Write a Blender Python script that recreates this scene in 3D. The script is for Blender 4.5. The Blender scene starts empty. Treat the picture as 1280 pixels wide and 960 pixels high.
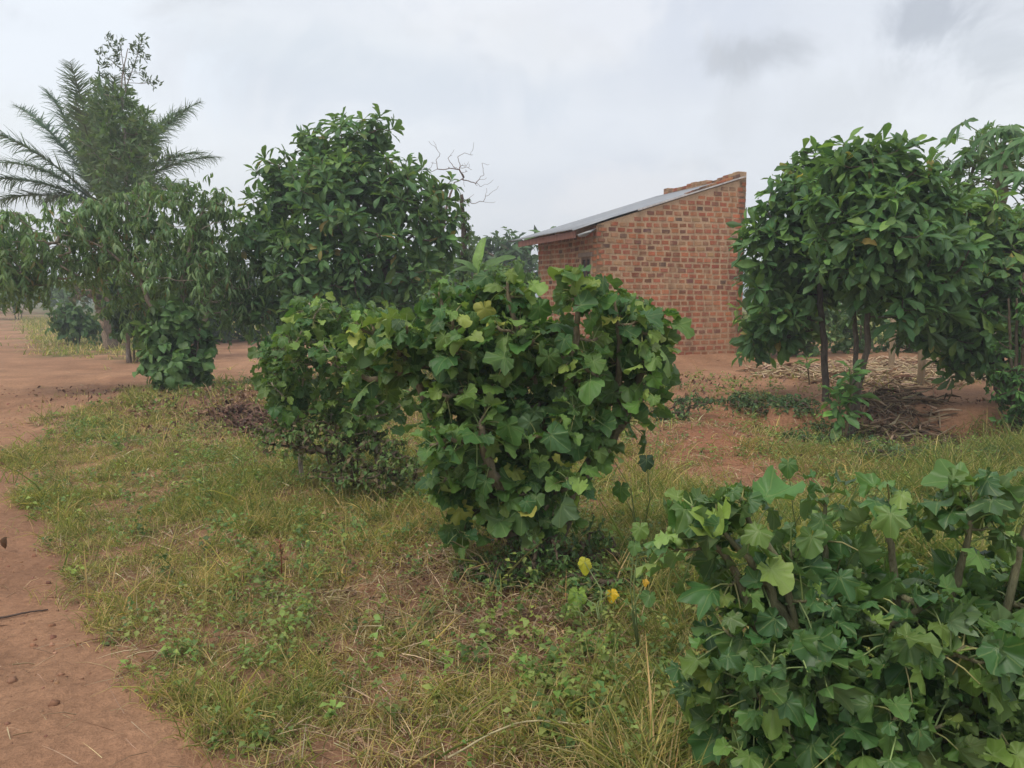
import bpy, math, random
import numpy as np
from mathutils import Vector
random.seed(7)
rng = np.random.default_rng(11)
S = bpy.context.scene
COL = S.collection
R = math.radians

# ------------------------------------------------------------------ camera
W0, H0, F0 = 1280.0, 960.0, 985.0
CAMH = 1.6
PITCH = math.atan(110 / F0)
cam = bpy.data.cameras.new('camera'); camo = bpy.data.objects.new('camera', cam); COL.objects.link(camo)
camo.location = (0, 0, CAMH); camo.rotation_euler = (math.pi / 2 - PITCH, 0, 0)
cam.sensor_width = 36; cam.lens = 36 * F0 / W0; cam.clip_end = 3000; cam.clip_start = 0.05
S.camera = camo

# ------------------------------------------------------------------ sky
SUN_EL, SUN_AZ = R(60), R(215)      # azimuth clockwise from +Y
w = bpy.data.worlds.new('World'); S.world = w; w.use_nodes = True
nt = w.node_tree; nt.nodes.clear()
def N(t, kind, **kw):
    n = t.nodes.new(kind)
    for k, v in kw.items():
        if k.startswith('i_'):
            key = k[2:].replace('_', ' ')
            n.inputs[int(key) if key.isdigit() else key].default_value = v
        else: setattr(n, k, v)
    return n
def ramp(t, stops, fac=None, interp='LINEAR'):
    r = t.nodes.new('ShaderNodeValToRGB'); r.color_ramp.interpolation = interp
    els = r.color_ramp.elements
    while len(els) > 1: els.remove(els[0])
    els[0].position = stops[0][0]; els[0].color = tuple(stops[0][1]) + (1,)
    for p, c in stops[1:]:
        e = els.new(p); e.color = tuple(c) + (1,)
    if fac is not None: t.links.new(fac, r.inputs[0])
    return r
def g3(v): return (v, v, v)
L = nt.links.new
out = N(nt, 'ShaderNodeOutputWorld'); bg = N(nt, 'ShaderNodeBackground'); bg.inputs[1].default_value = 0.1
sky = N(nt, 'ShaderNodeTexSky', sky_type='NISHITA', sun_disc=False, sun_elevation=SUN_EL, sun_rotation=SUN_AZ,
        air_density=1.2, dust_density=2.0, ozone_density=1.5)
tc = N(nt, 'ShaderNodeTexCoord'); sep = N(nt, 'ShaderNodeSeparateXYZ'); L(tc.outputs['Generated'], sep.inputs[0])
zz = N(nt, 'ShaderNodeMath', operation='MAXIMUM', i_1=0.0); L(sep.outputs['Z'], zz.inputs[0])
za = N(nt, 'ShaderNodeMath', operation='ADD', i_1=0.5); L(zz.outputs[0], za.inputs[0])
dx = N(nt, 'ShaderNodeMath', operation='DIVIDE'); L(sep.outputs['X'], dx.inputs[0]); L(za.outputs[0], dx.inputs[1])
dy = N(nt, 'ShaderNodeMath', operation='DIVIDE'); L(sep.outputs['Y'], dy.inputs[0]); L(za.outputs[0], dy.inputs[1])
cv = N(nt, 'ShaderNodeCombineXYZ'); L(dx.outputs[0], cv.inputs[0]); L(dy.outputs[0], cv.inputs[1])
mp = N(nt, 'ShaderNodeMapping'); mp.inputs['Location'].default_value = (3.1, 1.7, 0); mp.inputs['Scale'].default_value = (0.75, 1.2, 1); L(cv.outputs[0], mp.inputs[0])
n1 = N(nt, 'ShaderNodeTexNoise', i_Scale=1.1, i_Detail=7.0, i_Roughness=0.5, i_Distortion=0.35); L(mp.outputs[0], n1.inputs['Vector'])
n2 = N(nt, 'ShaderNodeTexNoise', i_Scale=2.6, i_Detail=6.0, i_Roughness=0.55, i_Distortion=0.2); L(mp.outputs[0], n2.inputs['Vector'])
r1 = ramp(nt, [(0.30, (8.5, 8.9, 9.2)), (0.5, (7.35, 7.75, 8.4)), (0.62, (6.6, 7.05, 7.9)), (0.8, (6.0, 6.4, 7.3))], n1.outputs['Fac'], 'EASE')
r2 = ramp(nt, [(0.40, g3(1.04)), (0.55, g3(1.0)), (0.64, g3(0.90)), (0.74, g3(0.80))], n2.outputs['Fac'], 'EASE')
mm = N(nt, 'ShaderNodeMix', data_type='RGBA', blend_type='MULTIPLY'); mm.inputs[0].default_value = 1.0
L(r1.outputs[0], mm.inputs[6]); L(r2.outputs[0], mm.inputs[7])
hz = ramp(nt, [(0.0, g3(0.75)), (0.18, g3(0.25)), (0.4, g3(0.0))], sep.outputs['Z'])
hm = N(nt, 'ShaderNodeMix', data_type='RGBA'); L(hz.outputs[0], hm.inputs[0]); L(mm.outputs[2], hm.inputs[6]); hm.inputs[7].default_value = (8.0, 8.15, 8.35, 1)
fm = N(nt, 'ShaderNodeMix', data_type='RGBA'); fm.inputs[0].default_value = 0.93; L(sky.outputs[0], fm.inputs[6]); L(hm.outputs[2], fm.inputs[7])
# separate darker cloud banks: (direction of the photo pixel, spread, strength, colour)
cur = fm.outputs[2]
def pdir(px, py):
    a = (px - 640) / F0; b_ = (480 - py) / F0; v = Vector((a, math.cos(PITCH) + b_ * math.sin(PITCH), -math.sin(PITCH) + b_ * math.cos(PITCH))); return v.normalized()
nw = N(nt, 'ShaderNodeTexNoise', i_Scale=7.0, i_Detail=7.0, i_Roughness=0.6, i_Distortion=0.5); L(tc.outputs['Generated'], nw.inputs['Vector'])
for (px_, py_, sx_, sz_, st_, cc_) in ((950, 62, 8.5, 24.0, 0.9, (5.0, 5.35, 5.9)), (1165, 25, 9.5, 26.0, 0.95, (4.7, 5.1, 5.8)), (1050, 130, 5.0, 16.0, 0.45, (6.0, 6.35, 6.8)), (1240, 50, 9.0, 18.0, 0.6, (5.2, 5.65, 6.2)), (500, 110, 3.6, 15.0, 0.6, (6.2, 6.8, 7.6)), (330, 60, 6.0, 24.0, 0.45, (6.4, 7.0, 7.7)),
                                    (60, 40, 5.0, 8.0, 0.5, (8.6, 9.2, 9.9)), (700, 30, 4.0, 14.0, 0.4, (8.9, 9.0, 9.2)), (780, 250, 6.0, 14.0, 0.35, (8.6, 8.5, 8.6))):
    dvec = pdir(px_, py_); sb = N(nt, 'ShaderNodeVectorMath', operation='SUBTRACT'); L(tc.outputs['Generated'], sb.inputs[0]); sb.inputs[1].default_value = dvec
    ml = N(nt, 'ShaderNodeVectorMath', operation='MULTIPLY'); L(sb.outputs[0], ml.inputs[0]); ml.inputs[1].default_value = (sx_, sx_, sz_)
    ln_ = N(nt, 'ShaderNodeVectorMath', operation='LENGTH'); L(ml.outputs[0], ln_.inputs[0])
    ma = N(nt, 'ShaderNodeMath', operation='MULTIPLY_ADD', i_1=3.4, i_2=-1.7); L(nw.outputs['Fac'], ma.inputs[0])
    ad = N(nt, 'ShaderNodeMath', operation='ADD'); L(ma.outputs[0], ad.inputs[0]); L(ln_.outputs['Value'], ad.inputs[1])
    rr_ = ramp(nt, [(0.15, g3(st_)), (0.95, g3(0))], ad.outputs[0], 'EASE')
    mx_ = N(nt, 'ShaderNodeMix', data_type='RGBA'); L(rr_.outputs[0], mx_.inputs[0]); L(cur, mx_.inputs[6]); mx_.inputs[7].default_value = cc_ + (1,); cur = mx_.outputs[2]
L(cur, bg.inputs[0]); L(bg.outputs[0], out.inputs[0])

# ------------------------------------------------------------------ sun
sl = bpy.data.lights.new('sun', 'SUN'); so = bpy.data.objects.new('sun', sl); COL.objects.link(so)
sl.energy = 1.5; sl.angle = R(22); sl.color = (1.0, 0.93, 0.82)
sd = Vector((math.sin(SUN_AZ) * math.cos(SUN_EL), math.cos(SUN_AZ) * math.cos(SUN_EL), math.sin(SUN_EL)))
so.rotation_euler = sd.to_track_quat('Z', 'Y').to_euler()
S.view_settings.view_transform = 'Standard'; S.view_settings.look = 'None'
S.view_settings.exposure = 0.2; S.view_settings.gamma = 1.0
S.view_settings.use_curve_mapping = False
S.render.engine = 'CYCLES'
S.cycles.max_bounces = 6; S.cycles.transparent_max_bounces = 4

# ------------------------------------------------------------------ maths helpers
cP, sP = math.cos(PITCH), math.sin(PITCH)
def P(px, py, Y):
    """world point seen at photo pixel (px,py) at forward distance Y metres"""
    a = (px - W0 / 2) / F0; b = (H0 / 2 - py) / F0
    d = np.array([a, cP + b * sP, -sP + b * cP])
    return d * (Y / d[1]) + np.array([0, 0, CAMH])
def proj(x, y, z):
    x, y, z = np.asarray(x, float), np.asarray(y, float), np.asarray(z, float) - CAMH
    dep = y * cP - z * sP; up = y * sP + z * cP
    dep = np.where(dep < 0.3, 0.3, dep)
    return W0 / 2 + F0 * x / dep, H0 / 2 - F0 * up / dep
def _h(ix, iy, s):
    v = (ix * 374761393 + iy * 668265263 + s * 1442695041) & 0x7fffffff
    v = ((v ^ (v >> 13)) * 1274126177) & 0x7fffffff
    return ((v ^ (v >> 16)) & 0xffff) / 65535.0
def vnoise(x, y, s=0):
    x = np.asarray(x, float); y = np.asarray(y, float)
    ix = np.floor(x).astype(np.int64); iy = np.floor(y).astype(np.int64); fx = x - ix; fy = y - iy
    fx = fx * fx * (3 - 2 * fx); fy = fy * fy * (3 - 2 * fy)
    a = _h(ix, iy, s); b = _h(ix + 1, iy, s); c = _h(ix, iy + 1, s); d = _h(ix + 1, iy + 1, s)
    return (a * (1 - fx) + b * fx) * (1 - fy) + (c * (1 - fx) + d * fx) * fy
def fbm(x, y, s=0, o=4):
    t = 0; a = 0.5
    for i in range(o): t = t + a * vnoise(np.asarray(x) * 2**i, np.asarray(y) * 2**i, s + i * 7); a *= 0.5
    return t / (1 - 0.5**o)
def sst(a, b, x):
    t = np.clip((np.asarray(x, float) - a) / (b - a), 0, 1); return t * t * (3 - 2 * t)
def inpoly(px, py, poly):
    px = np.asarray(px, float); py = np.asarray(py, float); r = np.zeros(px.shape, bool); n = len(poly)
    for i in range(n):
        x1, y1 = poly[i]; x2, y2 = poly[(i + 1) % n]
        c = ((y1 > py) != (y2 > py)) & (px < (x2 - x1) * (py - y1) / (y2 - y1 + 1e-9) + x1)
        r ^= c
    return r
def nrm(v):
    return v / np.maximum(np.linalg.norm(v, axis=-1, keepdims=True), 1e-9)

# ------------------------------------------------------------------ terrain
def height(x, y):
    x = np.asarray(x, float); y = np.asarray(y, float)
    edge = 9.3 + 0.5 * (vnoise(x * 0.9, 0 * x + 3.3, 5) - 0.5) + np.where(x < 3.4, (3.4 - x) * -0.25, 0)
    wdt = np.where(x > 3.2, 0.45, 1.6)
    yard = 0.24 * sst(0, 1, (y - edge) / wdt) * sst(0.4, 2.0, x)
    left = 0.20 * sst(8, 17, y) * (1 - sst(0.4, 2.0, x)) * sst(-4.5, -1.0, x)
    mound = 0.20 * np.exp(-(((x + 4.0) / 2.0)**2 + ((y - 11.6) / 1.3)**2))
    m2 = 0.20 * np.exp(-(((x - 1.9) / 0.9)**2 + ((y - 8.3) / 1.0)**2))
    foot = 0.10 * np.exp(-(((x - 0.15) / 0.7)**2 + ((y - 4.5) / 0.6)**2))
    pit = -0.24 * np.exp(-(((x - 4.6) / 1.3)**2 + ((y - 8.9) / 0.4)**2))
    far = 0.25 * sst(24, 60, y) * 1.0
    lump = 0.05 * (fbm(x * 0.9, y * 0.9, 3) - 0.5) + 0.022 * (fbm(x * 4, y * 4, 9, 3) - 0.5) * (1 - sst(12, 30, y))
    bk = np.exp(-(((x - 3.2) / 2.6)**2 + ((y - 9.0) / 1.3)**2)); rough = bk * 0.16 * (fbm(x * 2.6, y * 2.6, 33, 4) - 0.5)
    ca, sa = math.cos(R(20)), math.sin(R(20)); uu_ = (x - 1.70) * ca + (y - 16.0) * sa; vv_ = -(x - 1.70) * sa + (y - 16.0) * ca
    dd = np.hypot(np.maximum(np.maximum(-uu_, uu_ - 3.52), 0), np.maximum(np.maximum(-vv_, vv_ - 3.12), 0)); skirt = 0.13 * np.exp(-(dd / 0.38)**2)
    return rough + skirt + yard + left + mound + m2 + foot + pit + lump * np.where(y > 60, 0.3, 1) + far
def G(px, py):
    """ground point under photo pixel"""
    a = (px - W0 / 2) / F0; b = (H0 / 2 - py) / F0
    d = np.array([a, cP + b * sP, -sP + b * cP])
    ts = np.linspace(1.5, 120, 12000); X = ts * d[0]; Y = ts * d[1]; Z = CAMH + ts * d[2]
    k = np.argmax(Z < height(X, Y))
    if k == 0: k = len(ts) - 1
    return np.array([X[k], Y[k], float(height(X[k], Y[k]))])

def GV(px, py):
    a = (px - W0 / 2) / F0; b = (H0 / 2 - py) / F0; d = np.stack([a, cP + b * sP, -sP + b * cP], -1); z = np.zeros(len(a))
    for _ in range(12):
        t_ = (CAMH - z) / -d[:, 2]; z = 0.5 * z + 0.5 * height(t_ * d[:, 0], t_ * d[:, 1])
    return np.stack([t_ * d[:, 0], t_ * d[:, 1], height(t_ * d[:, 0], t_ * d[:, 1])], -1)
ROAD = [(300, 1300), (262, 960), (215, 900), (115, 805), (92, 730), (62, 665), (42, 612), (28, 580), (34, 548), (100, 512), (185, 488), (262, 476),
        (350, 472), (440, 462), (440, 430), (345, 425), (203, 424), (215, 452), (150, 450), (138, 440), (100, 446), (52, 446), (34, 415), (24, 395), (14, 384), (2, 377), (-10, 375), (-400, 374), (-3000, 1300)]
YARD = [(760, 486), (850, 484), (930, 494), (1000, 510), (1060, 535), (1150, 545), (1262, 533), (1300, 500), (1500, 480), (1500, 430), (900, 430), (700, 440), (700, 470)]
def road_mask(x, y):
    px, py = proj(x, y, 0 * x); jx = (fbm(x * 1.5, y * 1.5, 21) - 0.5) * 1600 / np.maximum(y, 2) ; jx = np.clip(jx, -45, 45)
    jy = (fbm(x * 1.5, y * 1.5, 31) - 0.5) * np.clip(400 / np.maximum(y, 2), 0, 40)
    r = inpoly(px + jx * 0.6, py + jy, ROAD)
    return np.where(y < 1.0, x < -0.6, r)
def pit_el(px, py, cx, cy, rx, ry):
    return np.exp(-(((px - cx) / rx)**2 + ((py - cy) / ry)**2))
BARE = [(800, 480, 60, 26), (880, 490, 60, 20), (880, 550, 100, 60), (940, 600, 70, 30), (820, 560, 50, 60), (1000, 520, 60, 25), (1040, 595, 130, 22), (470, 730, 80, 45), (560, 770, 70, 60), (470, 880, 50, 25), (430, 940, 70, 30), (870, 560, 60, 40), (920, 540, 50, 35), (960, 590, 40, 20), (1130, 565, 90, 25),
        (300, 510, 80, 18), (330, 545, 60, 20), (720, 800, 90, 50), (230, 505, 60, 14), (640, 760, 60, 60), (860, 500, 60, 25), (540, 935, 50, 20), (110, 760, 60, 25), (1200, 560, 60, 16)]
def veg(x, y):
    """0..1 vegetation cover"""
    px, py = proj(x, y, height(x, y))
    v = np.ones(np.shape(x))
    v = np.where(road_mask(x, y), 0.015, v)
    v = np.where(inpoly(px + 30 * (fbm(x * 2, y * 2, 41) - 0.5), py + 30 * (fbm(x * 2, y * 2, 43) - 0.5), YARD), 0.01, v)
    for b in BARE: v = v * (1 - 0.8 * pit_el(px, py, *b))
    n = fbm(x * 1.6, y * 1.6, 77)
    v = v * (0.45 + 0.55 * sst(0.30, 0.48, n)) * (0.16 + 0.84 * sst(0.36, 0.56, fbm(x * 5, y * 5, 79, 3)))
    return v

# ------------------------------------------------------------------ materials
def mat(name):
    m = bpy.data.materials.new(name); m.use_nodes = True; t = m.node_tree; t.nodes.clear()
    o = N(t, 'ShaderNodeOutputMaterial'); b = N(t, 'ShaderNodeBsdfPrincipled'); t.links.new(b.outputs[0], o.inputs[0])
    return m, t, b, o
def attr(t, n): return N(t, 'ShaderNodeAttribute', attribute_name=n)
def noise(t, sc, det=4, rough=0.55, vec=None, dist=0.0):
    n = N(t, 'ShaderNodeTexNoise', i_Scale=sc, i_Detail=det, i_Roughness=rough, i_Distortion=dist)
    if vec is not None: t.links.new(vec, n.inputs['Vector'])
    return n
def mixc(t, fac, a, b, blend='MIX'):
    m = N(t, 'ShaderNodeMix', data_type='RGBA', blend_type=blend)
    for s, v in ((0, fac), (6, a), (7, b)):
        if hasattr(v, 'links') or hasattr(v, 'is_linked'): t.links.new(v, m.inputs[s])
        elif s == 0: m.inputs[0].default_value = v
        else: m.inputs[s].default_value = tuple(v) + ((1,) if len(v) == 3 else ())
    return m.outputs[2]
def mth(t, op, a, b=0.0, c=0.0, clamp=False):
    m = N(t, 'ShaderNodeMath', operation=op, use_clamp=clamp)
    for i, v in enumerate((a, b, c)):
        if hasattr(v, 'is_linked'): t.links.new(v, m.inputs[i])
        else: m.inputs[i].default_value = v
    return m.outputs[0]
def bump(t, b, h, dist, strength=1.0):
    n = N(t, 'ShaderNodeBump'); n.inputs['Distance'].default_value = dist; n.inputs['Strength'].default_value = strength
    t.links.new(h, n.inputs['Height']); t.links.new(n.outputs[0], b.inputs['Normal'])
def leafmat(name, veins='pin', rough=0.48, trans=0.28, veinc=(0.30, 0.38, 0.14), nv=9):
    m, t, b, o = mat(name)
    c = attr(t, 'Col'); lp = attr(t, 'lp'); s = N(t, 'ShaderNodeSeparateXYZ'); t.links.new(lp.outputs['Vector'], s.inputs[0])
    tcn = N(t, 'ShaderNodeTexCoord')
    nz = noise(t, 14.0, 4, 0.6, tcn.outputs['Object'])
    nz2 = noise(t, 4.0, 3, 0.6, tcn.outputs['Object']); nr = ramp(t, [(0.3, g3(0.68)), (0.7, g3(1.35))], mth(t, 'ADD', mth(t, 'MULTIPLY', nz.outputs['Fac'], 0.5), mth(t, 'MULTIPLY', nz2.outputs['Fac'], 0.5)))
    base = mixc(t, 1.0, c.outputs['Color'], nr.outputs[0], 'MULTIPLY')
    nsp = noise(t, 55.0, 3, 0.6, tcn.outputs['Object']); spo = ramp(t, [(0.66, g3(0)), (0.72, g3(0.5))], nsp.outputs['Fac']); base = mixc(t, spo.outputs[0], base, (0.20, 0.15, 0.06))
    if veins:
        if veins == 'pin':      # lp.x = across -1..1, lp.y = along
            ax = mth(t, 'ABSOLUTE', s.outputs[0])
            mid = mth(t, 'LESS_THAN', ax, 0.05)
            ph = mth(t, 'FRACT', mth(t, 'MULTIPLY', mth(t, 'SUBTRACT', s.outputs[1], mth(t, 'MULTIPLY', ax, 0.18)), float(nv)))
            sv = mth(t, 'LESS_THAN', ph, 0.13)
            hgt = mth(t, 'ABSOLUTE', mth(t, 'SUBTRACT', ph, 0.5))
        else:                   # palmate: lp.x = angle, lp.y = radius 0..1
            mid = None
            for k in (0.0, 0.95, 1.85):
                a = mth(t, 'ABSOLUTE', mth(t, 'SUBTRACT', mth(t, 'ABSOLUTE', s.outputs[0]), k))
                d = mth(t, 'LESS_THAN', mth(t, 'MULTIPLY', a, s.outputs[1]), 0.017)
                mid = d if mid is None else mth(t, 'MAXIMUM', mid, d)
            ph = mth(t, 'FRACT', mth(t, 'ADD', mth(t, 'MULTIPLY', s.outputs[1], 6.0), mth(t, 'MULTIPLY', mth(t, 'PINGPONG', mth(t, 'ABSOLUTE', s.outputs[0]), 0.475), 2.5)))
            sv = mth(t, 'LESS_THAN', ph, 0.06)
            hgt = nz.outputs['Fac']
        f = mth(t, 'MAXIMUM', mth(t, 'MULTIPLY', mid, 0.34), mth(t, 'MULTIPLY', sv, 0.09 if veins == 'pin' else 0.05))
        base = mixc(t, f, base, veinc)
        bump(t, b, mth(t, 'SUBTRACT', hgt, mth(t, 'MULTIPLY', mid, 0.4)), 0.004 if veins == 'pin' else 0.0015, 0.6)
    geo = N(t, 'ShaderNodeNewGeometry')
    back = mixc(t, 0.35, base, (0.20, 0.26, 0.15))
    col = mixc(t, geo.outputs['Backfacing'], base, back)
    t.links.new(col, b.inputs['Base Color']); b.inputs['Roughness'].default_value = rough
    b.inputs['Specular IOR Level'].default_value = 0.3
    tr = N(t, 'ShaderNodeBsdfTranslucent'); tcol = mixc(t, 1.0, col, (1.5, 1.7, 0.6), 'MULTIPLY'); t.links.new(tcol, tr.inputs[0])
    ms = N(t, 'ShaderNodeMixShader'); ms.inputs[0].default_value = trans
    t.links.new(b.outputs[0], ms.inputs[1]); t.links.new(tr.outputs[0], ms.inputs[2]); t.links.new(ms.outputs[0], o.inputs[0])
    return m
M = {}
M['leaf'] = leafmat('leaf_broad')
M['leaf_fine'] = leafmat('leaf_fine', veins=None, rough=0.5)
M['leaf_palm'] = leafmat('leaf_frond', veins=None, rough=0.4, trans=0.15)
M['leaf_lobed'] = leafmat('leaf_lobed', veins='palm', rough=0.45, trans=0.28)
M['leaf_glossy'] = leafmat('leaf_glossy', veins='palm', rough=0.42, trans=0.24); M['leaf_glossy'].node_tree.nodes['Principled BSDF'].inputs['Specular IOR Level'].default_value = 0.36
M['grass'] = leafmat('grass_blade', veins=None, rough=0.55, trans=0.3)
def plain(name, rough=0.85, sc=20.0, amp=0.25, bumpd=0.004, stretch=(1, 1, 1)):
    m, t, b, o = mat(name); c = attr(t, 'Col'); tcn = N(t, 'ShaderNodeTexCoord'); mpn = N(t, 'ShaderNodeMapping'); mpn.inputs['Scale'].default_value = stretch
    t.links.new(tcn.outputs['Object'], mpn.inputs[0])
    nz = noise(t, sc, 6, 0.65, mpn.outputs[0]); r = ramp(t, [(0.25, g3(1 - amp)), (0.75, g3(1 + amp))], nz.outputs['Fac'])
    t.links.new(mixc(t, 1.0, c.outputs['Color'], r.outputs[0], 'MULTIPLY'), b.inputs['Base Color'])
    b.inputs['Roughness'].default_value = rough; b.inputs['Specular IOR Level'].default_value = 0.25
    bump(t, b, nz.outputs['Fac'], bumpd); return m
M['bark'] = plain('bark', 0.9, 30, 0.6, 0.022, (1, 1, 0.35))
M['stalk'] = plain('leaf_stalk', 0.6, 30, 0.15, 0.001)
M['straw'] = plain('dry_straw', 0.85, 30, 0.3, 0.002)
M['wood'] = plain('weathered_wood', 0.85, 14, 0.4, 0.006, (1, 1, 0.2))
M['fruit'] = plain('fruit_skin', 0.45, 30, 0.12, 0.0005)
M['soilclod'] = plain('soil_clod', 0.95, 30, 0.3, 0.008)
# ground
m, t, b, o = mat('red_soil'); M['soil'] = m
c = attr(t, 'Col'); tcn = N(t, 'ShaderNodeTexCoord')
na = noise(t, 1.3, 8, 0.62, tcn.outputs['Object']); nb = noise(t, 22, 8, 0.7, tcn.outputs['Object'], 0.4); nc = noise(t, 110, 4, 0.6, tcn.outputs['Object'])
ra = ramp(t, [(0.3, g3(0.78)), (0.7, g3(1.2))], na.outputs['Fac']); rb = ramp(t, [(0.3, g3(0.72)), (0.62, g3(1.12))], nb.outputs['Fac']); rc = ramp(t, [(0.3, g3(0.8)), (0.7, g3(1.15))], nc.outputs['Fac'])
x = mixc(t, 1, c.outputs['Color'], ra.outputs[0], 'MULTIPLY'); x = mixc(t, 1, x, rb.outputs[0], 'MULTIPLY'); x = mixc(t, 1, x, rc.outputs[0], 'MULTIPLY')
t.links.new(x, b.inputs['Base Color']); b.inputs['Roughness'].default_value = 0.95; b.inputs['Specular IOR Level'].default_value = 0.15
bump(t, b, mth(t, 'ADD', nb.outputs['Fac'], mth(t, 'MULTIPLY', nc.outputs['Fac'], 0.35)), 0.035, 0.8)
# brick / mortar
def brickmat(name, mortar):
    m, t, b, o = mat(name); c = attr(t, 'Col'); tcn = N(t, 'ShaderNodeTexCoord'); ob = tcn.outputs['Object']
    n1 = noise(t, 2.2, 5, 0.6, ob); n2 = noise(t, 45, 6, 0.7, ob); n3 = noise(t, 7.0, 5, 0.6, ob)
    r2 = ramp(t, [(0.25, g3(0.7)), (0.75, g3(1.25))], n2.outputs['Fac'])
    base = mixc(t, 1, c.outputs['Color'], r2.outputs[0], 'MULTIPLY')
    if not mortar:
        sm = ramp(t, [(0.50, g3(0)), (0.62, g3(0.75))], mth(t, 'ADD', mth(t, 'MULTIPLY', n3.outputs['Fac'], 0.55), mth(t, 'MULTIPLY', n1.outputs['Fac'], 0.45))); base = mixc(t, sm.outputs[0], base, (0.47, 0.31, 0.185))
    sp = N(t, 'ShaderNodeSeparateXYZ'); t.links.new(ob, sp.inputs[0])
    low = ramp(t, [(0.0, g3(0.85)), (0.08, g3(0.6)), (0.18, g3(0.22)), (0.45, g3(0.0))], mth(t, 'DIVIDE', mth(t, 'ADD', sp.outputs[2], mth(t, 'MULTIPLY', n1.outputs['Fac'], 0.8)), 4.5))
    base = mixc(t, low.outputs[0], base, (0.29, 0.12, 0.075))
    mps = N(t, 'ShaderNodeMapping'); mps.inputs['Scale'].default_value = (3.2, 3.2, 0.35); t.links.new(ob, mps.inputs[0]); ns = noise(t, 1.6, 5, 0.6, mps.outputs[0])
    stn = ramp(t, [(0.36, g3(0.76)), (0.54, g3(1.0)), (0.75, g3(1.08))], ns.outputs['Fac']); base = mixc(t, 1, base, stn.outputs[0], 'MULTIPLY')
    t.links.new(base, b.inputs['Base Color']); b.inputs['Roughness'].default_value = 0.92; b.inputs['Specular IOR Level'].default_value = 0.15
    bump(t, b, n2.outputs['Fac'], 0.008); return m
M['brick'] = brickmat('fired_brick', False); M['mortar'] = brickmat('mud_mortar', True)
m, t, b, o = mat('roof_sheet'); M['tin'] = m
tcn = N(t, 'ShaderNodeTexCoord'); n1 = noise(t, 3, 6, 0.6, tcn.outputs['Object']); r1_ = ramp(t, [(0.35, (0.30, 0.31, 0.33)), (0.6, (0.38, 0.39, 0.40)), (0.78, (0.33, 0.29, 0.25))], n1.outputs['Fac'])
t.links.new(r1_.outputs[0], b.inputs['Base Color']); b.inputs['Metallic'].default_value = 0.35; b.inputs['Roughness'].default_value = 0.5

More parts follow.
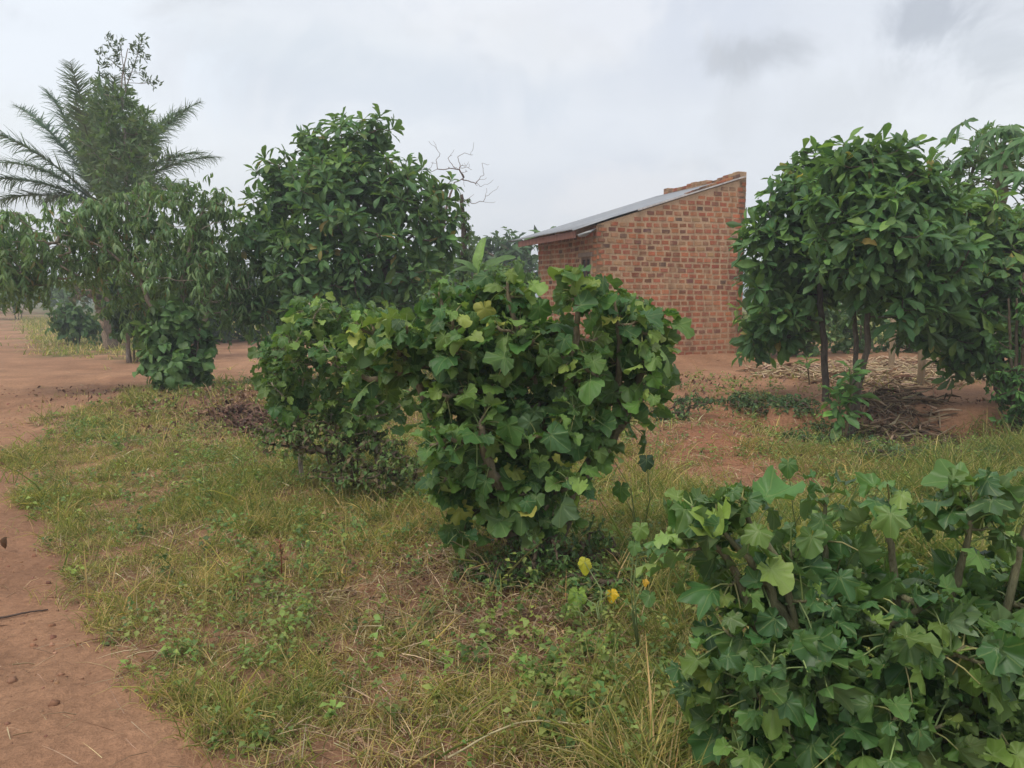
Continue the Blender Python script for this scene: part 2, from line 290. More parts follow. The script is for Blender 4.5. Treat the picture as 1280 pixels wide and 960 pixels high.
# ------------------------------------------------------------------ mesh building
class MB:
    def __init__(s): s.v = []; s.c = []; s.l = []; s.q = []; s.t = []; s.n = 0
    def add(s, v, quads=None, tris=None, col=(0.5, 0.5, 0.5), lp=None):
        v = np.asarray(v, float).reshape(-1, 3); n = len(v)
        c = np.asarray(col, float)
        if c.ndim == 1: c = np.tile(c, (n, 1))
        s.v.append(v); s.c.append(c); s.l.append(np.zeros((n, 3)) if lp is None else lp)
        if quads is not None and len(quads): s.q.append(np.asarray(quads).reshape(-1, 4) + s.n)
        if tris is not None and len(tris): s.t.append(np.asarray(tris).reshape(-1, 3) + s.n)
        s.n += n
    def inst(s, T, P_, Y, Z, sc, col, sx=None):
        """instances of template T: P (n,3) Y axis (n,3), Z normal hint, sc (n,)"""
        n = len(P_)
        if n == 0: return
        Y = nrm(Y); Z = nrm(Z - (Z * Y).sum(1, keepdims=True) * Y); X = np.cross(Y, Z)
        tv = T['v']; sc = np.asarray(sc, float).reshape(n, 1, 1)
        wx = np.ones((n, 1, 1)) if sx is None else np.asarray(sx).reshape(n, 1, 1)
        v = P_[:, None, :] + sc * (tv[None, :, 0:1] * wx * X[:, None, :] + tv[None, :, 1:2] * Y[:, None, :] + tv[None, :, 2:3] * Z[:, None, :])
        k = len(tv); off = (np.arange(n) * k)[:, None, None]
        q = (T['q'][None] + off).reshape(-1, 4) if len(T['q']) else None
        tt = (T['t'][None] + off).reshape(-1, 3) if len(T['t']) else None
        cc = np.repeat(np.asarray(col, float), k, axis=0)
        if 'tint' in T: cc = cc * np.tile(T['tint'], n)[:, None]
        s.add(v.reshape(-1, 3), q, tt, cc, np.tile(T['lp'], (n, 1)))
    def inst_multi(s, Ts, P_, Y, Z, sc, col, sx=None):
        k = rng.integers(0, len(Ts), len(P_)); sc = np.asarray(sc) * np.ones(len(P_)); col = np.asarray(col)
        for i, T in enumerate(Ts):
            m_ = k == i
            s.inst(T, P_[m_], Y[m_], Z[m_], sc[m_], col[m_], None if sx is None else np.asarray(sx)[m_])
    def tube(s, pts, rad, sides=6, col=(0.2, 0.15, 0.1), cap=True):
        pts = np.asarray(pts, float); n = len(pts); rad = np.asarray(rad) * np.ones(n)
        d = np.gradient(pts, axis=0); d = nrm(d)
        ref = np.array([1.0, 0, 0]) if abs(d[0][0]) < 0.8 else np.array([0, 1.0, 0])
        a = np.linspace(0, 2 * math.pi, sides, endpoint=False); vs = []
        for i in range(n):
            u = np.cross(d[i], ref); u /= max(np.linalg.norm(u), 1e-9); ww = np.cross(d[i], u); ref = ww * -1 if False else ref
            vs.append(pts[i] + rad[i] * (np.cos(a)[:, None] * u + np.sin(a)[:, None] * ww))
        q = []
        for i in range(n - 1):
            for j in range(sides):
                j2 = (j + 1) % sides
                q.append((i * sides + j, i * sides + j2, (i + 1) * sides + j2, (i + 1) * sides + j))
        v = np.concatenate(vs); tr = []
        if cap:
            v = np.concatenate([v, pts[-1:], pts[:1]]); e = n * sides
            for j in range(sides):
                j2 = (j + 1) % sides
                tr.append(((n - 1) * sides + j, (n - 1) * sides + j2, e)); tr.append((j2, j, e + 1))
        s.add(v, q, tr, col)
    def box(s, o_, ux, uy, uz, col=(0.5, 0.5, 0.5)):
        o_, ux, uy, uz = map(lambda q_: np.asarray(q_, float), (o_, ux, uy, uz))
        v = [o_ + i * ux + j * uy + k * uz for k in (0, 1) for j in (0, 1) for i in (0, 1)]
        s.add(v, [(0, 2, 3, 1), (4, 5, 7, 6), (0, 1, 5, 4), (2, 6, 7, 3), (0, 4, 6, 2), (1, 3, 7, 5)], None, col)
    def build(s, name, material, parent=None, smooth=True, origin=None):
        me = bpy.data.meshes.new(name)
        v = np.concatenate(s.v); c = np.concatenate(s.c); l = np.concatenate(s.l)
        org = np.zeros(3)
        if parent is not None: org = np.array(parent['_o'])
        elif origin is not None: org = np.asarray(origin, float)
        v = v - org
        q = np.concatenate(s.q) if s.q else np.zeros((0, 4), int); t_ = np.concatenate(s.t) if s.t else np.zeros((0, 3), int)
        me.vertices.add(len(v)); me.vertices.foreach_set('co', v.astype(np.float32).ravel())
        loops = np.concatenate([q.ravel(), t_.ravel()]).astype(np.int32)
        me.loops.add(len(loops)); me.loops.foreach_set('vertex_index', loops)
        nq, ntr = len(q), len(t_); me.polygons.add(nq + ntr)
        st = np.concatenate([np.arange(nq) * 4, nq * 4 + np.arange(ntr) * 3]).astype(np.int32)
        me.polygons.foreach_set('loop_start', st)
        me.polygons.foreach_set('use_smooth', np.full(nq + ntr, smooth))
        me.update(calc_edges=True); me.validate()
        a = me.attributes.new('Col', 'FLOAT_COLOR', 'POINT'); a.data.foreach_set('color', np.concatenate([c[:, :3], np.ones((len(c), 1))], 1).astype(np.float32).ravel())
        a = me.attributes.new('lp', 'FLOAT_VECTOR', 'POINT'); a.data.foreach_set('vector', l.astype(np.float32).ravel())
        me.materials.append(material)
        ob = bpy.data.objects.new(name, me); COL.objects.link(ob)
        if parent is not None: ob.parent = parent
        else: ob.location = org
        return ob
def tag(o, label=None, cat=None, group=None, kind=None):
    if label: o['label'] = label
    if cat: o['category'] = cat
    if group: o['group'] = group
    if kind: o['kind'] = kind
    return o
EMPTIES = []
def thing(name, loc, label, cat, group=None):
    o = bpy.data.objects.new(name, None); COL.objects.link(o); o.location = tuple(float(q_) for q_ in loc); o.empty_display_size = 0.2
    o['_o'] = [float(q_) for q_ in loc]; EMPTIES.append(o)
    return tag(o, label, cat, group)

# ------------------------------------------------------------------ leaf templates
def blade(nu=5, nv=2, wf=None, fold=0.25, curl=0.25, wave=0.0, width=0.4, twist=0.0):
    """pinnate leaf along +Y, length 1"""
    if wf is None: wf = lambda u: math.sin(math.pi * min(1, u**0.85))**0.8
    v = []; lp = []
    ph = rng.uniform(0, 6)
    for i in range(nu + 1):
        u = i / nu; wd = max(wf(u), 0.02 if i in (0, nu) else 0) * width / 2
        ang = -curl * u * 2.0
        y = (math.sin(abs(ang)) / abs(ang) if abs(ang) > 1e-3 else 1) * u if abs(ang) > 1e-3 else u
        z = -(1 - math.cos(ang)) / max(abs(ang), 1e-3) * u * (1 if curl >= 0 else -1)
        for j in range(-nv, nv + 1):
            s_ = j / nv
            zz_ = z + abs(s_) * wd * fold * 2 + wave * math.sin(u * 14 + ph + (2 if s_ > 0 else 0)) * abs(s_) * wd
            v.append((s_ * wd + twist * u * zz_, y, zz_)); lp.append((s_, u, 0))
    q = []; k = 2 * nv + 1
    for i in range(nu):
        for j in range(2 * nv):
            q.append((i * k + j, i * k + j + 1, (i + 1) * k + j + 1, (i + 1) * k + j))
    return dict(v=np.array(v), q=np.array(q), t=np.zeros((0, 3), int), lp=np.array(lp))
def palmate(lobes, na=28, rings=(0.35, 0.7, 1.0), cup=0.15, droop=0.3, wave=0.05, notch=0.22, pw=1.6, fold=0.0, curl=0.0):
    """palmate leaf, petiole at the origin; lobes = [(angle, length, width)]"""
    v = [(0, 0, 0)]; lp = [(0, 0, 0)]
    ph = rng.uniform(0, 6); asym = rng.uniform(-0.08, 0.08)
    th = np.linspace(-math.pi * 0.965, math.pi * 0.965, na)
    rad = []
    for a in th:
        r = notch
        for (la, ll, lw) in lobes:
            d = (a - la) / lw
            r = max(r, ll * (1 + asym * np.sign(la)) * (1 / (1 + abs(d)**pw * 0.9)))
        rad.append(r * (1 + 0.04 * math.sin(a * 7 + ph)) * (1 if rng.random() > 0.06 else rng.uniform(0.72, 0.9)))
    for k in rings:
        for i, a in enumerate(th):
            r = rad[i] * k
            if k < 1: r = k * (0.55 * rad[i] + 0.45 * min(rad[i], 0.6))
            x_, y_ = r * math.sin(a), r * math.cos(a)
            z_ = cup * r * r * 0.8 * math.sin(a)**2 - droop * r * r + wave * k * math.sin(a * 5 + ph) * r + 0.03 * math.cos(a * 6.5) * k + fold * abs(x_) * 0.9 + curl * x_ * y_ * 0.8 + wave * 0.7 * k * k * math.sin(a * 11 + ph * 2)
            v.append((x_, y_, z_)); lp.append((a, r, 0))
    t_ = [(0, 1 + i + 1, 1 + i) for i in range(na - 1)]
    q = []
    for k in range(len(rings) - 1):
        o_ = 1 + k * na
        for i in range(na - 1): q.append((o_ + i, o_ + i + 1, o_ + na + i + 1, o_ + na + i))
    # scale so the length is ~1 in total, keep origin at the petiole
    return dict(v=np.array(v), q=np.array(q), t=np.array(t_), lp=np.array(lp))
obov = lambda u: (u**1.1 * 1.15) if u < 0.66 else max(0.0, (1.15 * 0.66**1.1) * math.sqrt(max(0, 1 - ((u - 0.66) / 0.345)**2)))
T_obov = [blade(6, 2, obov, f, c_, 0.25, 0.46) for f, c_ in ((0.2, 0.15), (0.3, 0.35), (0.15, 0.5), (0.35, 0.05), (0.2, 0.7))]
oval = lambda u: math.sin(math.pi * u**0.8)**0.75
T_oval = [blade(5, 2, oval, f, c_, 0.2, 0.6) for f, c_ in ((0.15, 0.2), (0.25, 0.45), (0.1, 0.6))]
lanc = lambda u: math.sin(math.pi * u**0.9)
T_lanc = [blade(5, 1, lanc, f, c_, 0.1, 0.24) for f, c_ in ((0.3, 0.2), (0.2, 0.5), (0.4, 0.8))]
T_small = [blade(2, 1, oval, 0.2, 0.3, 0, 0.5), blade(2, 1, lanc, 0.2, 0.2, 0, 0.38), blade(2, 1, oval, 0.35, 0.6, 0, 0.6)]
T_needle = [blade(2, 1, lanc, 0.2, c_, 0, 0.1) for c_ in (0.1, 0.5)]
T_strip = [blade(3, 1, lambda u: 1 - 0.8 * u, 0.3, c_, 0, 0.05) for c_ in (0.1, 0.4, 0.8)]
T_grass = [blade(3, 1, lambda u: (1 - u**1.6) * 0.95 + 0.05, 0.5, c_, 0, 0.055) for c_ in (0.15, 0.45, 0.8, 1.2)]
jat = [(0, 1.0, 0.62), (0.95, 0.84, 0.50), (-0.95, 0.84, 0.50), (1.95, 0.62, 0.62), (-1.95, 0.62, 0.62), (2.7, 0.42, 0.5), (-2.7, 0.42, 0.5)]
jat2 = [(0, 1.0, 0.9), (0.95, 0.78, 0.8), (-0.95, 0.78, 0.8), (2.0, 0.62, 0.85), (-2.0, 0.62, 0.85), (2.75, 0.44, 0.5), (-2.75, 0.44, 0.5)]
jat3 = [(0, 1.0, 1.0), (1.0, 0.76, 1.0), (-1.0, 0.76, 1.0), (2.1, 0.60, 0.9), (-2.1, 0.60, 0.9), (2.8, 0.45, 0.5), (-2.8, 0.45, 0.5)]
def jset(base, n, pw):
    o_ = []
    for i in range(n):
        lb = [(a + rng.normal(0, .05), l_ * rng.uniform(.93, 1.07), w_ * rng.uniform(.9, 1.1)) for a, l_, w_ in base]
        o_.append(palmate(lb, 31, cup=rng.uniform(-.4, 1.1), droop=rng.uniform(-0.2, 0.9), wave=rng.uniform(.06, .2), notch=rng.uniform(.16, .26), pw=pw, fold=rng.choice([0, 0.25, 0.55, -0.2]), curl=rng.normal(0, .35)))
    return o_
T_jat = jset(jat2, 7, 1.9) + jset(jat3, 7, 2.0)
T_jat_near = jset(jat, 3, 1.65) + jset(jat2, 9, 1.8) + jset(jat3, 4, 1.9)
pap = [(a, l, 0.20) for a, l in ((0, 1.0), (0.62, 0.95), (-0.62, 0.95), (1.25, 0.85), (-1.25, 0.85), (1.9, 0.7), (-1.9, 0.7), (2.5, 0.5), (-2.5, 0.5))]
T_pap = [palmate(pap, 49, cup=0.1, droop=dr, wave=0.08, notch=0.12) for dr in (0.3, 0.6)]
T_band = [blade(9, 2, lambda u: math.sin(math.pi * (0.06 + 0.9 * u))**0.5, 0.25, c_, 0.15, 0.28) for c_ in (0.2, 0.5)]

def pick(cols, n, p=None, jit=0.15):
    cols = np.array(cols); k = rng.choice(len(cols), n, p=p); c = cols[k]
    return np.clip(c * (1 + rng.normal(0, jit, (n, 1))) * (1 + rng.normal(0, 0.05, (n, 3))), 0.005, 0.9)
def rdir(n):
    v = rng.normal(size=(n, 3)); return nrm(v)

# ------------------------------------------------------------------ branching
class Skel:
    def __init__(s): s.p = []; s.par = []; s.r = []; s.trunkr = {}
    def line(s, pts, radii, par=-1, n=None):
        pts = np.asarray(pts, float)
        m_ = n or max(6, 5 * len(pts))
        tt = np.linspace(0, len(pts) - 1, m_); out_ = []
        for a in tt:      # catmull-rom
            i = min(int(a), len(pts) - 2); f = a - i
            p0, p1, p2, p3 = pts[max(i - 1, 0)], pts[i], pts[i + 1], pts[min(i + 2, len(pts) - 1)]
            out_.append(0.5 * ((2 * p1) + (-p0 + p2) * f + (2 * p0 - 5 * p1 + 4 * p2 - p3) * f * f + (-p0 + 3 * p1 - 3 * p2 + p3) * f**3))
        rr = np.interp(tt, np.linspace(0, len(pts) - 1, len(radii)), radii)
        last = par; ids = []
        for k, (q_, r_) in enumerate(zip(out_, rr)):
            w_ = 0.0 if k == 0 else r_ * 0.35
            s.p.append(np.array(q_) + rng.normal(0, 1, 3) * w_ * 0.6); s.par.append(last); s.r.append(r_); last = len(s.p) - 1; ids.append(last)
        return ids
    def grow(s, tips, rtip=0.006, up=0.35, lines=None, sag=0.0, wig=0.05):
        P0 = np.array(s.p); d0 = np.array([np.min(np.linalg.norm(P0 - t_, axis=1)) for t_ in tips])
        chains = []
        base_z = min(q_[2] for q_ in s.p)
        for i in np.argsort(d0):
            t_ = tips[i]; A = np.array(s.p)
            d = np.linalg.norm(A - t_, axis=1); hh = A[:, 2] - t_[2]
            cost = d + np.where(hh > 0, hh * 1.2, 0) - 0.12 * np.minimum(A[:, 2] - base_z, 1.0)
            k = int(np.argmin(cost)); a = A[k]; L_ = np.linalg.norm(t_ - a)
            if L_ < 1e-3: continue
            m_ = max(3, min(9, int(L_ / 0.12) + 2))
            b1 = a + (t_ - a) * 0.35 + np.array([0, 0, -sag * L_]) ; b2 = t_ - np.array([0, 0, up * L_ * 0.5]) - (t_ - a) * 0.2
            ch = [k]; last = k
            for j in range(1, m_ + 1):
                u = j / m_; q_ = a * (1 - u)**3 + 3 * b1 * u * (1 - u)**2 + 3 * b2 * u * u * (1 - u) + t_ * u**3
                if j < m_: q_ = q_ + rng.normal(0, wig * L_ * 0.3, 3)
                s.p.append(q_); s.par.append(last); s.r.append(None); last = len(s.p) - 1; ch.append(last)
            chains.append((ch, rtip))
        cnt = np.zeros(len(s.p))
        for ch, _ in chains: cnt[ch[-1]] += 1
        for i in range(len(s.p) - 1, -1, -1):
            if s.par[i] >= 0: cnt[s.par[i]] += cnt[i]
        return chains, cnt
    def mesh(s, mb, trunks, chains, cnt, rtip, col, sides=6, power=0.5):
        for ids in trunks:
            mb.tube([s.p[i] for i in ids], [s.r[i] for i in ids], max(8, sides), col)
        for ch, r_ in chains:
            rr = [min(r_ * max(cnt[i], 1)**power, s.r[ch[0]] * 0.8 if s.r[ch[0]] else 9) for i in ch]
            rr[0] = rr[1] if len(rr) > 1 else rr[0]
            mb.tube([s.p[i] for i in ch], rr, sides, col)

def blob_tips(blobs, n, shell=0.45):
    """blobs: list of (px, py, Y, rx_px, ry_px[, depth m])"""
    vol = np.array([b[3] * b[4] for b in blobs], float); k = rng.choice(len(blobs), n, p=vol / vol.sum())
    out_ = []; outw = []
    for i in k:
        b = blobs[i]; c_ = P(b[0], b[1], b[2]); mx = b[2] / F0; rx, rz = b[3] * mx, b[4] * mx; ry = b[5] if len(b) > 5 else (rx + rz) / 2
        d = rdir(1)[0]; r_ = (shell + (1 - shell) * rng.random()**0.6)
        out_.append(c_ + d * r_ * np.array([rx, ry, rz])); outw.append(d)
    return np.array(out_), np.array(outw)
def thin(t_, o_, dmin):
    keep = []
    for i in range(len(t_)):
        if all(np.linalg.norm(t_[i] - t_[j]) > dmin for j in keep): keep.append(i)
    return t_[keep], o_[keep]

def rosettes(mb, tips, outw, per=8, ll=0.24, cols=None, p=None, temps=T_obov, spread=0.9, upb=0.7, droop=0.3, below=1):
    n = len(tips); ow_top = outw[:, 2]; ax = nrm(outw * 0.6 + np.array([0, 0, upb]) + rng.normal(0, 0.2, (n, 3)))
    for layer in range(below + 1):
        for j in range(per):
            a = j * 2 * math.pi / per + rng.uniform(0, 6.28, n) * 0.12 + layer * 0.5 + rng.uniform(0, 1, 1) + np.arange(n) * 1.7
            u = nrm(np.cross(ax, rdir(n) * 0 + np.array([0.3, 0.9, 0.1]))); w_ = np.cross(ax, u)
            rad_ = np.cos(a)[:, None] * u + np.sin(a)[:, None] * w_
            el = rng.uniform(0.25, 1.15, n) - layer * 0.65
            Y = nrm(rad_ * np.cos(el)[:, None] * spread + ax * np.sin(el)[:, None] + np.array([0, 0, -droop]) * rng.random((n, 1)))
            Z = nrm(ax + rad_ * -0.2 + rng.normal(0, 0.25, (n, 3)))
            pos = tips - ax * (layer * 0.07 + rng.uniform(0, 0.05, (n, 1)))
            keep = rng.random(n) < 0.88
            sc = ll * rng.uniform(0.65, 1.15, n) * (1.0 if layer else 0.9)
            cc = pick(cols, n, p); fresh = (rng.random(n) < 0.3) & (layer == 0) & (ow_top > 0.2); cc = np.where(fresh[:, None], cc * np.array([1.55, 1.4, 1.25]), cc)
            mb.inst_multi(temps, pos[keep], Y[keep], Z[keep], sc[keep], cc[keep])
def sprays(mb, tips, outw, per=12, ll=0.16, cols=None, p=None, temps=T_lanc, length=0.35, droop=0.9, out_=0.4, sx=1.0):
    """leaves spread along a short drooping twig"""
    n = len(tips); d = nrm(outw * 0.7 + rng.normal(0, 0.35, (n, 3)) + np.array([0, 0, -0.25 * droop]))
    for j in range(per):
        u = rng.random(n); pos = tips + d * (u[:, None] - 0.55) * length + np.array([0, 0, -1]) * (u[:, None]**2) * length * 0.3 * droop
        Y = nrm(rdir(n) * 0.8 + d * out_ + np.array([0, 0, -droop])); Z = nrm(rdir(n) * 0.6 + outw * 0.8 + np.array([0, 0, 0.6]))
        mb.inst_multi(temps, pos, Y, Z, ll * rng.uniform(0.6, 1.2, n), pick(cols, n, p), np.full(n, sx))

TREEDARK = [(0.10, 0.195, 0.07), (0.075, 0.155, 0.062), (0.14, 0.25, 0.075), (0.18, 0.28, 0.075), (0.32, 0.26, 0.08)]
def tree(name, label, cat, base, trunks, blobs, ntips, style, barkc=(0.16, 0.12, 0.09), rtip=0.006, dmin=0.12, group=None, shell=0.45, sag=0.0, **kw):
    """trunks: list of ([(px,py,Y)...], [radii]) in photo pixels at metres"""
    th = thing(name, base, label, cat, group); sk = Skel(); tl = []
    for pts, rr in trunks:
        pp = [P(*q_) for q_ in pts]
        pp[0] = np.array([pp[0][0], pp[0][1], float(height(pp[0][0], pp[0][1])) - 0.06]) if kw.get('ground', True) else pp[0]
        tl.append(sk.line(pp, rr))
    tips, ow = blob_tips(blobs, ntips, shell); tips, ow = thin(tips, ow, dmin)
    zmin = height(tips[:, 0], tips[:, 1]) + 0.08; tips[:, 2] = np.maximum(tips[:, 2], zmin)
    ch, cnt = sk.grow(tips, rtip, sag=sag)
    tb = MB(); sk.mesh(tb, tl, ch, cnt, rtip, barkc, 5, kw.get('power', 0.45)); tb.build('trunk', M['bark'], th)
    cb = MB(); style(cb, tips, ow); cb.build('crown', kw.get('leafm', M['leaf']), th)
    return th

# ================================================================== SETTING
xs = np.concatenate([-np.geomspace(700, 9, 46), np.arange(-8.8, 8.81, 0.05), np.geomspace(9, 700, 46)])
ys = np.concatenate([-np.geomspace(300, 1.0, 16), np.arange(0.5, 16.0, 0.05), np.geomspace(16.0, 40, 60)[0:], np.geomspace(41, 1500, 40)])
XX, YY = np.meshgrid(xs, ys); ZZ = height(XX, YY)
nx, ny = len(xs), len(ys)
rm = road_mask(XX, YY)
dirtm = rm.astype(float)
vg = veg(XX, YY)
pxx, pyy = proj(XX, YY, ZZ)
# ruts and footmarks on the track
rut = -0.035 * np.exp(-(((XX + 0.55 * YY + 0.2) % 1.55 - 0.6) / 0.13)**2) * (XX < -0.4) * (fbm(XX * 1.3, YY * 1.3, 97) + 0.2)
clod = rut * dirtm + (fbm(XX * 6, YY * 6, 91, 4) - 0.5) * 0.045 + 0.02 * (fbm(XX * 1.2 + YY * 0.8, YY * 3.0 + XX * 1.5, 15) - 0.5)
ZZ = ZZ + np.where((YY > 0) & (YY < 40), clod, 0) * (0.5 + 0.5 * dirtm)
def gheight(x_, y_):
    """height of the finished mesh"""
    fx = np.interp(x_, xs, np.arange(nx)); fy = np.interp(y_, ys, np.arange(ny)); i = np.clip(fx.astype(int), 0, nx - 2); j = np.clip(fy.astype(int), 0, ny - 2)
    a = fx - i; b_ = fy - j
    return (ZZ[j, i] * (1 - a) + ZZ[j, i + 1] * a) * (1 - b_) + (ZZ[j + 1, i] * (1 - a) + ZZ[j + 1, i + 1] * a) * b_
soil = np.zeros((ny, nx, 3))
rc1, rc2 = np.array([0.47, 0.26, 0.15]), np.array([0.36, 0.19, 0.11])
gsoil, ysoil, rsoil = np.array([0.25, 0.14, 0.08]), np.array([0.40, 0.22, 0.13]), np.array([0.36, 0.165, 0.09])
nn = sst(0.25, 0.75, 0.5 * fbm(XX * 0.8, YY * 0.8, 61) + 0.5 * fbm(XX * 3.2 + 0.8 * YY, YY * 1.1 - 0.4 * XX, 63))[..., None]
soil[:] = rc1 * nn + rc2 * (1 - nn)
vv = sst(0.04, 0.4, vg)[..., None]; soil = soil * (1 - vv) + gsoil * vv
bank = np.clip(pit_el(pxx, pyy, 900, 545, 110, 60) + pit_el(pxx, pyy, 1150, 560, 120, 22), 0, 1)[..., None]
soil = soil * (1 - bank) + rsoil * bank
dk = np.clip(pit_el(pxx, pyy, 1160, 558, 100, 18) + 0.8 * pit_el(pxx, pyy, 310, 515, 130, 30) + 0.8 * pit_el(pxx, pyy, 690, 760, 110, 45) + 0.5 * pit_el(pxx, pyy, 560, 740, 90, 60), 0, 1)[..., None] * (0.6 + 0.4 * nn); soil = soil * (1 - dk) + np.array([0.14, 0.08, 0.05]) * dk  # dark soil at bank and left trees; shade painted in under the largest shrub
fgm = (sst(13, 24, YY) * sst(0.1, 0.5, vg))[..., None] * 0.75; soil = soil * (1 - fgm) + np.array([0.17, 0.18, 0.07]) * fgm
farg = sst(45, 80, YY)[..., None]; soil = soil * (1 - farg * (1 - dirtm[..., None])) + np.array([0.13, 0.15, 0.06]) * farg * (1 - dirtm[..., None])
idx = np.arange(nx * ny).reshape(ny, nx)
q = np.stack([idx[:-1, :-1], idx[:-1, 1:], idx[1:, 1:], idx[1:, :-1]], -1).reshape(-1, 4)
isroad = (rm[:-1, :-1] & rm[1:, 1:]).reshape(-1)
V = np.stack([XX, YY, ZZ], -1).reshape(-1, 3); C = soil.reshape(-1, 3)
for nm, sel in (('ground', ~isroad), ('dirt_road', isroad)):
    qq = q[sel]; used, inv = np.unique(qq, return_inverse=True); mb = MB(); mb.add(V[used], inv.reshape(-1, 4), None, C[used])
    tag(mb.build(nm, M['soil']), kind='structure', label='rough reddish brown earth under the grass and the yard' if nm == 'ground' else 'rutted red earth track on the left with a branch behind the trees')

# ================================================================== HOUSE
HC = P(745, 370, 16.0)[:2]; AL = R(20); hu = np.array([math.cos(AL), math.sin(AL), 0]); hv = np.array([-math.sin(AL), math.cos(AL), 0])
HL, HW, BZ = 3.52, 3.12, 0.10; ZC, SL = 3.05, 0.31
H0p = np.array([HC[0], HC[1], BZ])
house = thing('brick_house', (HC[0], HC[1], BZ), 'small unplastered brick house with a single sloping tin roof, beyond the shrubs', 'house')
BR = [(0.45, 0.165, 0.085), (0.38, 0.135, 0.075), (0.50, 0.20, 0.10), (0.27, 0.125, 0.08), (0.19, 0.11, 0.08), (0.44, 0.25, 0.14)]
def brick_wall(o_, u_, n_, length, topf, holes=(), thick=0.16, seed=1):
    """mortar slab plus single bricks standing proud; o_ = base corner, u_ along, n_ outward"""
    mo = MB(); br = MB(); ch_, mh, bwid, mw = 0.116, 0.036, 0.205, 0.042
    # mortar slab cut in columns so its top can step
    ss = np.unique(np.concatenate([np.linspace(0, length, 41)] + [np.array(h_[:2]) for h_ in holes])); m_ = len(ss) - 1
    cs, rows = list(ss), []
    zcuts = [0] + sorted({h_[2] for h_ in holes} | {h_[3] for h_ in holes})
    for i in range(m_):
        a, b_ = ss[i], ss[i + 1]; mid = (a + b_) / 2
        segs = [(0, None)]
        for h_ in holes:
            if h_[0] < mid < h_[1]: segs = [(0, h_[2]), (h_[3], None)]
        for z0, z1 in segs:
            za_, zb_ = (topf(a), topf(b_)) if z1 is None else (z1, z1)
            p_ = [o_ + u_ * a + [0, 0, z0], o_ + u_ * b_ + [0, 0, z0], o_ + u_ * b_ + [0, 0, zb_], o_ + u_ * a + [0, 0, za_]]
            v_ = p_ + [k - n_ * thick for k in p_]
            mo.add(v_, [(0, 1, 2, 3), (7, 6, 5, 4), (3, 2, 6, 7), (0, 4, 5, 1), (0, 3, 7, 4), (1, 5, 6, 2)], None, np.array([0.57, 0.39, 0.245]) * rng.uniform(0.92, 1.05))
    z = 0.02; row = 0
    while z < 5:
        off = (row % 2) * bwid / 2 + rng.uniform(-0.02, 0.02); s_ = -off
        while s_ < length:
            bw_ = bwid * rng.choice([1, 1, 1, 1, 0.85, 1.12]); a, b_ = max(s_ + mw / 2, 0.004), min(s_ + bw_ - mw / 2, length - 0.004); s_ += bw_
            if b_ - a < 0.04: continue
            hgt = ch_ - mh + rng.uniform(-0.008, 0.006); tp = min(topf(a), topf(b_)); dz = rng.uniform(-0.006, 0.006) + 0.018 * math.sin(s_ * 1.3 + row * 0.4) 
            if z + hgt + dz > tp - 0.012: continue
            if any(a < h_[1] + 0.01 and b_ > h_[0] - 0.01 and z + hgt > h_[2] - 0.01 and z < h_[3] + 0.01 for h_ in holes): continue
            pr = rng.uniform(0.004, 0.014); j = lambda k: rng.uniform(-k, k)
            pb = [(a + j(.006), z + dz + j(.005)), (b_ + j(.006), z + dz + j(.005)), (b_ + j(.006), z + dz + hgt + j(.005)), (a + j(.006), z + dz + hgt + j(.005))]
            cx_, cz_ = (a + b_) / 2, z + dz + hgt / 2
            bk = [o_ + u_ * x_ + np.array([0, 0, zc]) - n_ * 0.01 for x_, zc in pb]
            fr = [o_ + u_ * (x_ + (cx_ - x_) * 0.06) + np.array([0, 0, zc + (cz_ - zc) * 0.10]) + n_ * (pr + j(.002)) for x_, zc in pb]
            hgf = min(1, (z / 4.0)); pcol = [0.34 - 0.06 * hgf, 0.26 - 0.06 * hgf, 0.22, 0.10 + 0.06 * hgf, 0.02 + 0.06 * hgf, 0.12]; pcol = np.array(pcol) / sum(pcol)
            br.add(bk + fr, [(4, 5, 6, 7), (0, 1, 5, 4), (1, 2, 6, 5), (2, 3, 7, 6), (3, 0, 4, 7)], None, pick(BR, 1, pcol, 0.1)[0])
        z += ch_; row += 1
    w_ = mo.build('wall', M['mortar'], house, smooth=False)
    bo = br.build('brickwork', M['brick'], house, smooth=False); bo.parent = w_
    return w_
roofz = lambda s_: ZC + SL * s_ - BZ
ragged = lambda s_: roofz(HL) + 0.06 + 0.022 * round(1.2 * math.sin(s_ * 4.1 + .6) + 0.8 * math.sin(s_ * 11)) + (0.03 if s_ > 2.6 else 0)
brick_wall(H0p, hu, -hv, HL, lambda s_: roofz(s_) - 0.03)
wl_o = H0p + hv * (HW)
WIN = (HW - 0.72, HW - 0.27, 1.85, 2.30)
brick_wall(wl_o, -hv, -hu, HW, lambda s_: roofz(0) - 0.03, holes=[WIN])
brick_wall(H0p + hu * HL, hv, hu, HW, ragged)
rp_ = MB()
for k_ in range(15):
    a = 0.012 + k_ * 0.207; bb_ = min(a + 0.19, HW - .01); zt = min(ragged(a), ragged(bb_)) + rng.uniform(-.012, .014); rp_.box(H0p + hu * (HL - 0.168) + hv * a + [0, 0, zt - 0.05], hv * (bb_ - a), hu * (0.174), np.array([0, 0, 0.06 + rng.uniform(0, .02)]), pick(BR, 1, None, .1)[0]); rp_.box(H0p + hu * (HL - 0.170) + hv * (a + .01) + [0, 0, zt - 0.16], hv * (bb_ - a - .015), hu * (0.05), np.array([0, 0, 0.085]), pick(BR, 1, None, .1)[0])
rp_.build('parapet_capping', M['brick'], house, smooth=False)
brick_wall(wl_o + hu * HL, -hu, hv, HL, lambda s_: roofz(HL - s_) - 0.03)
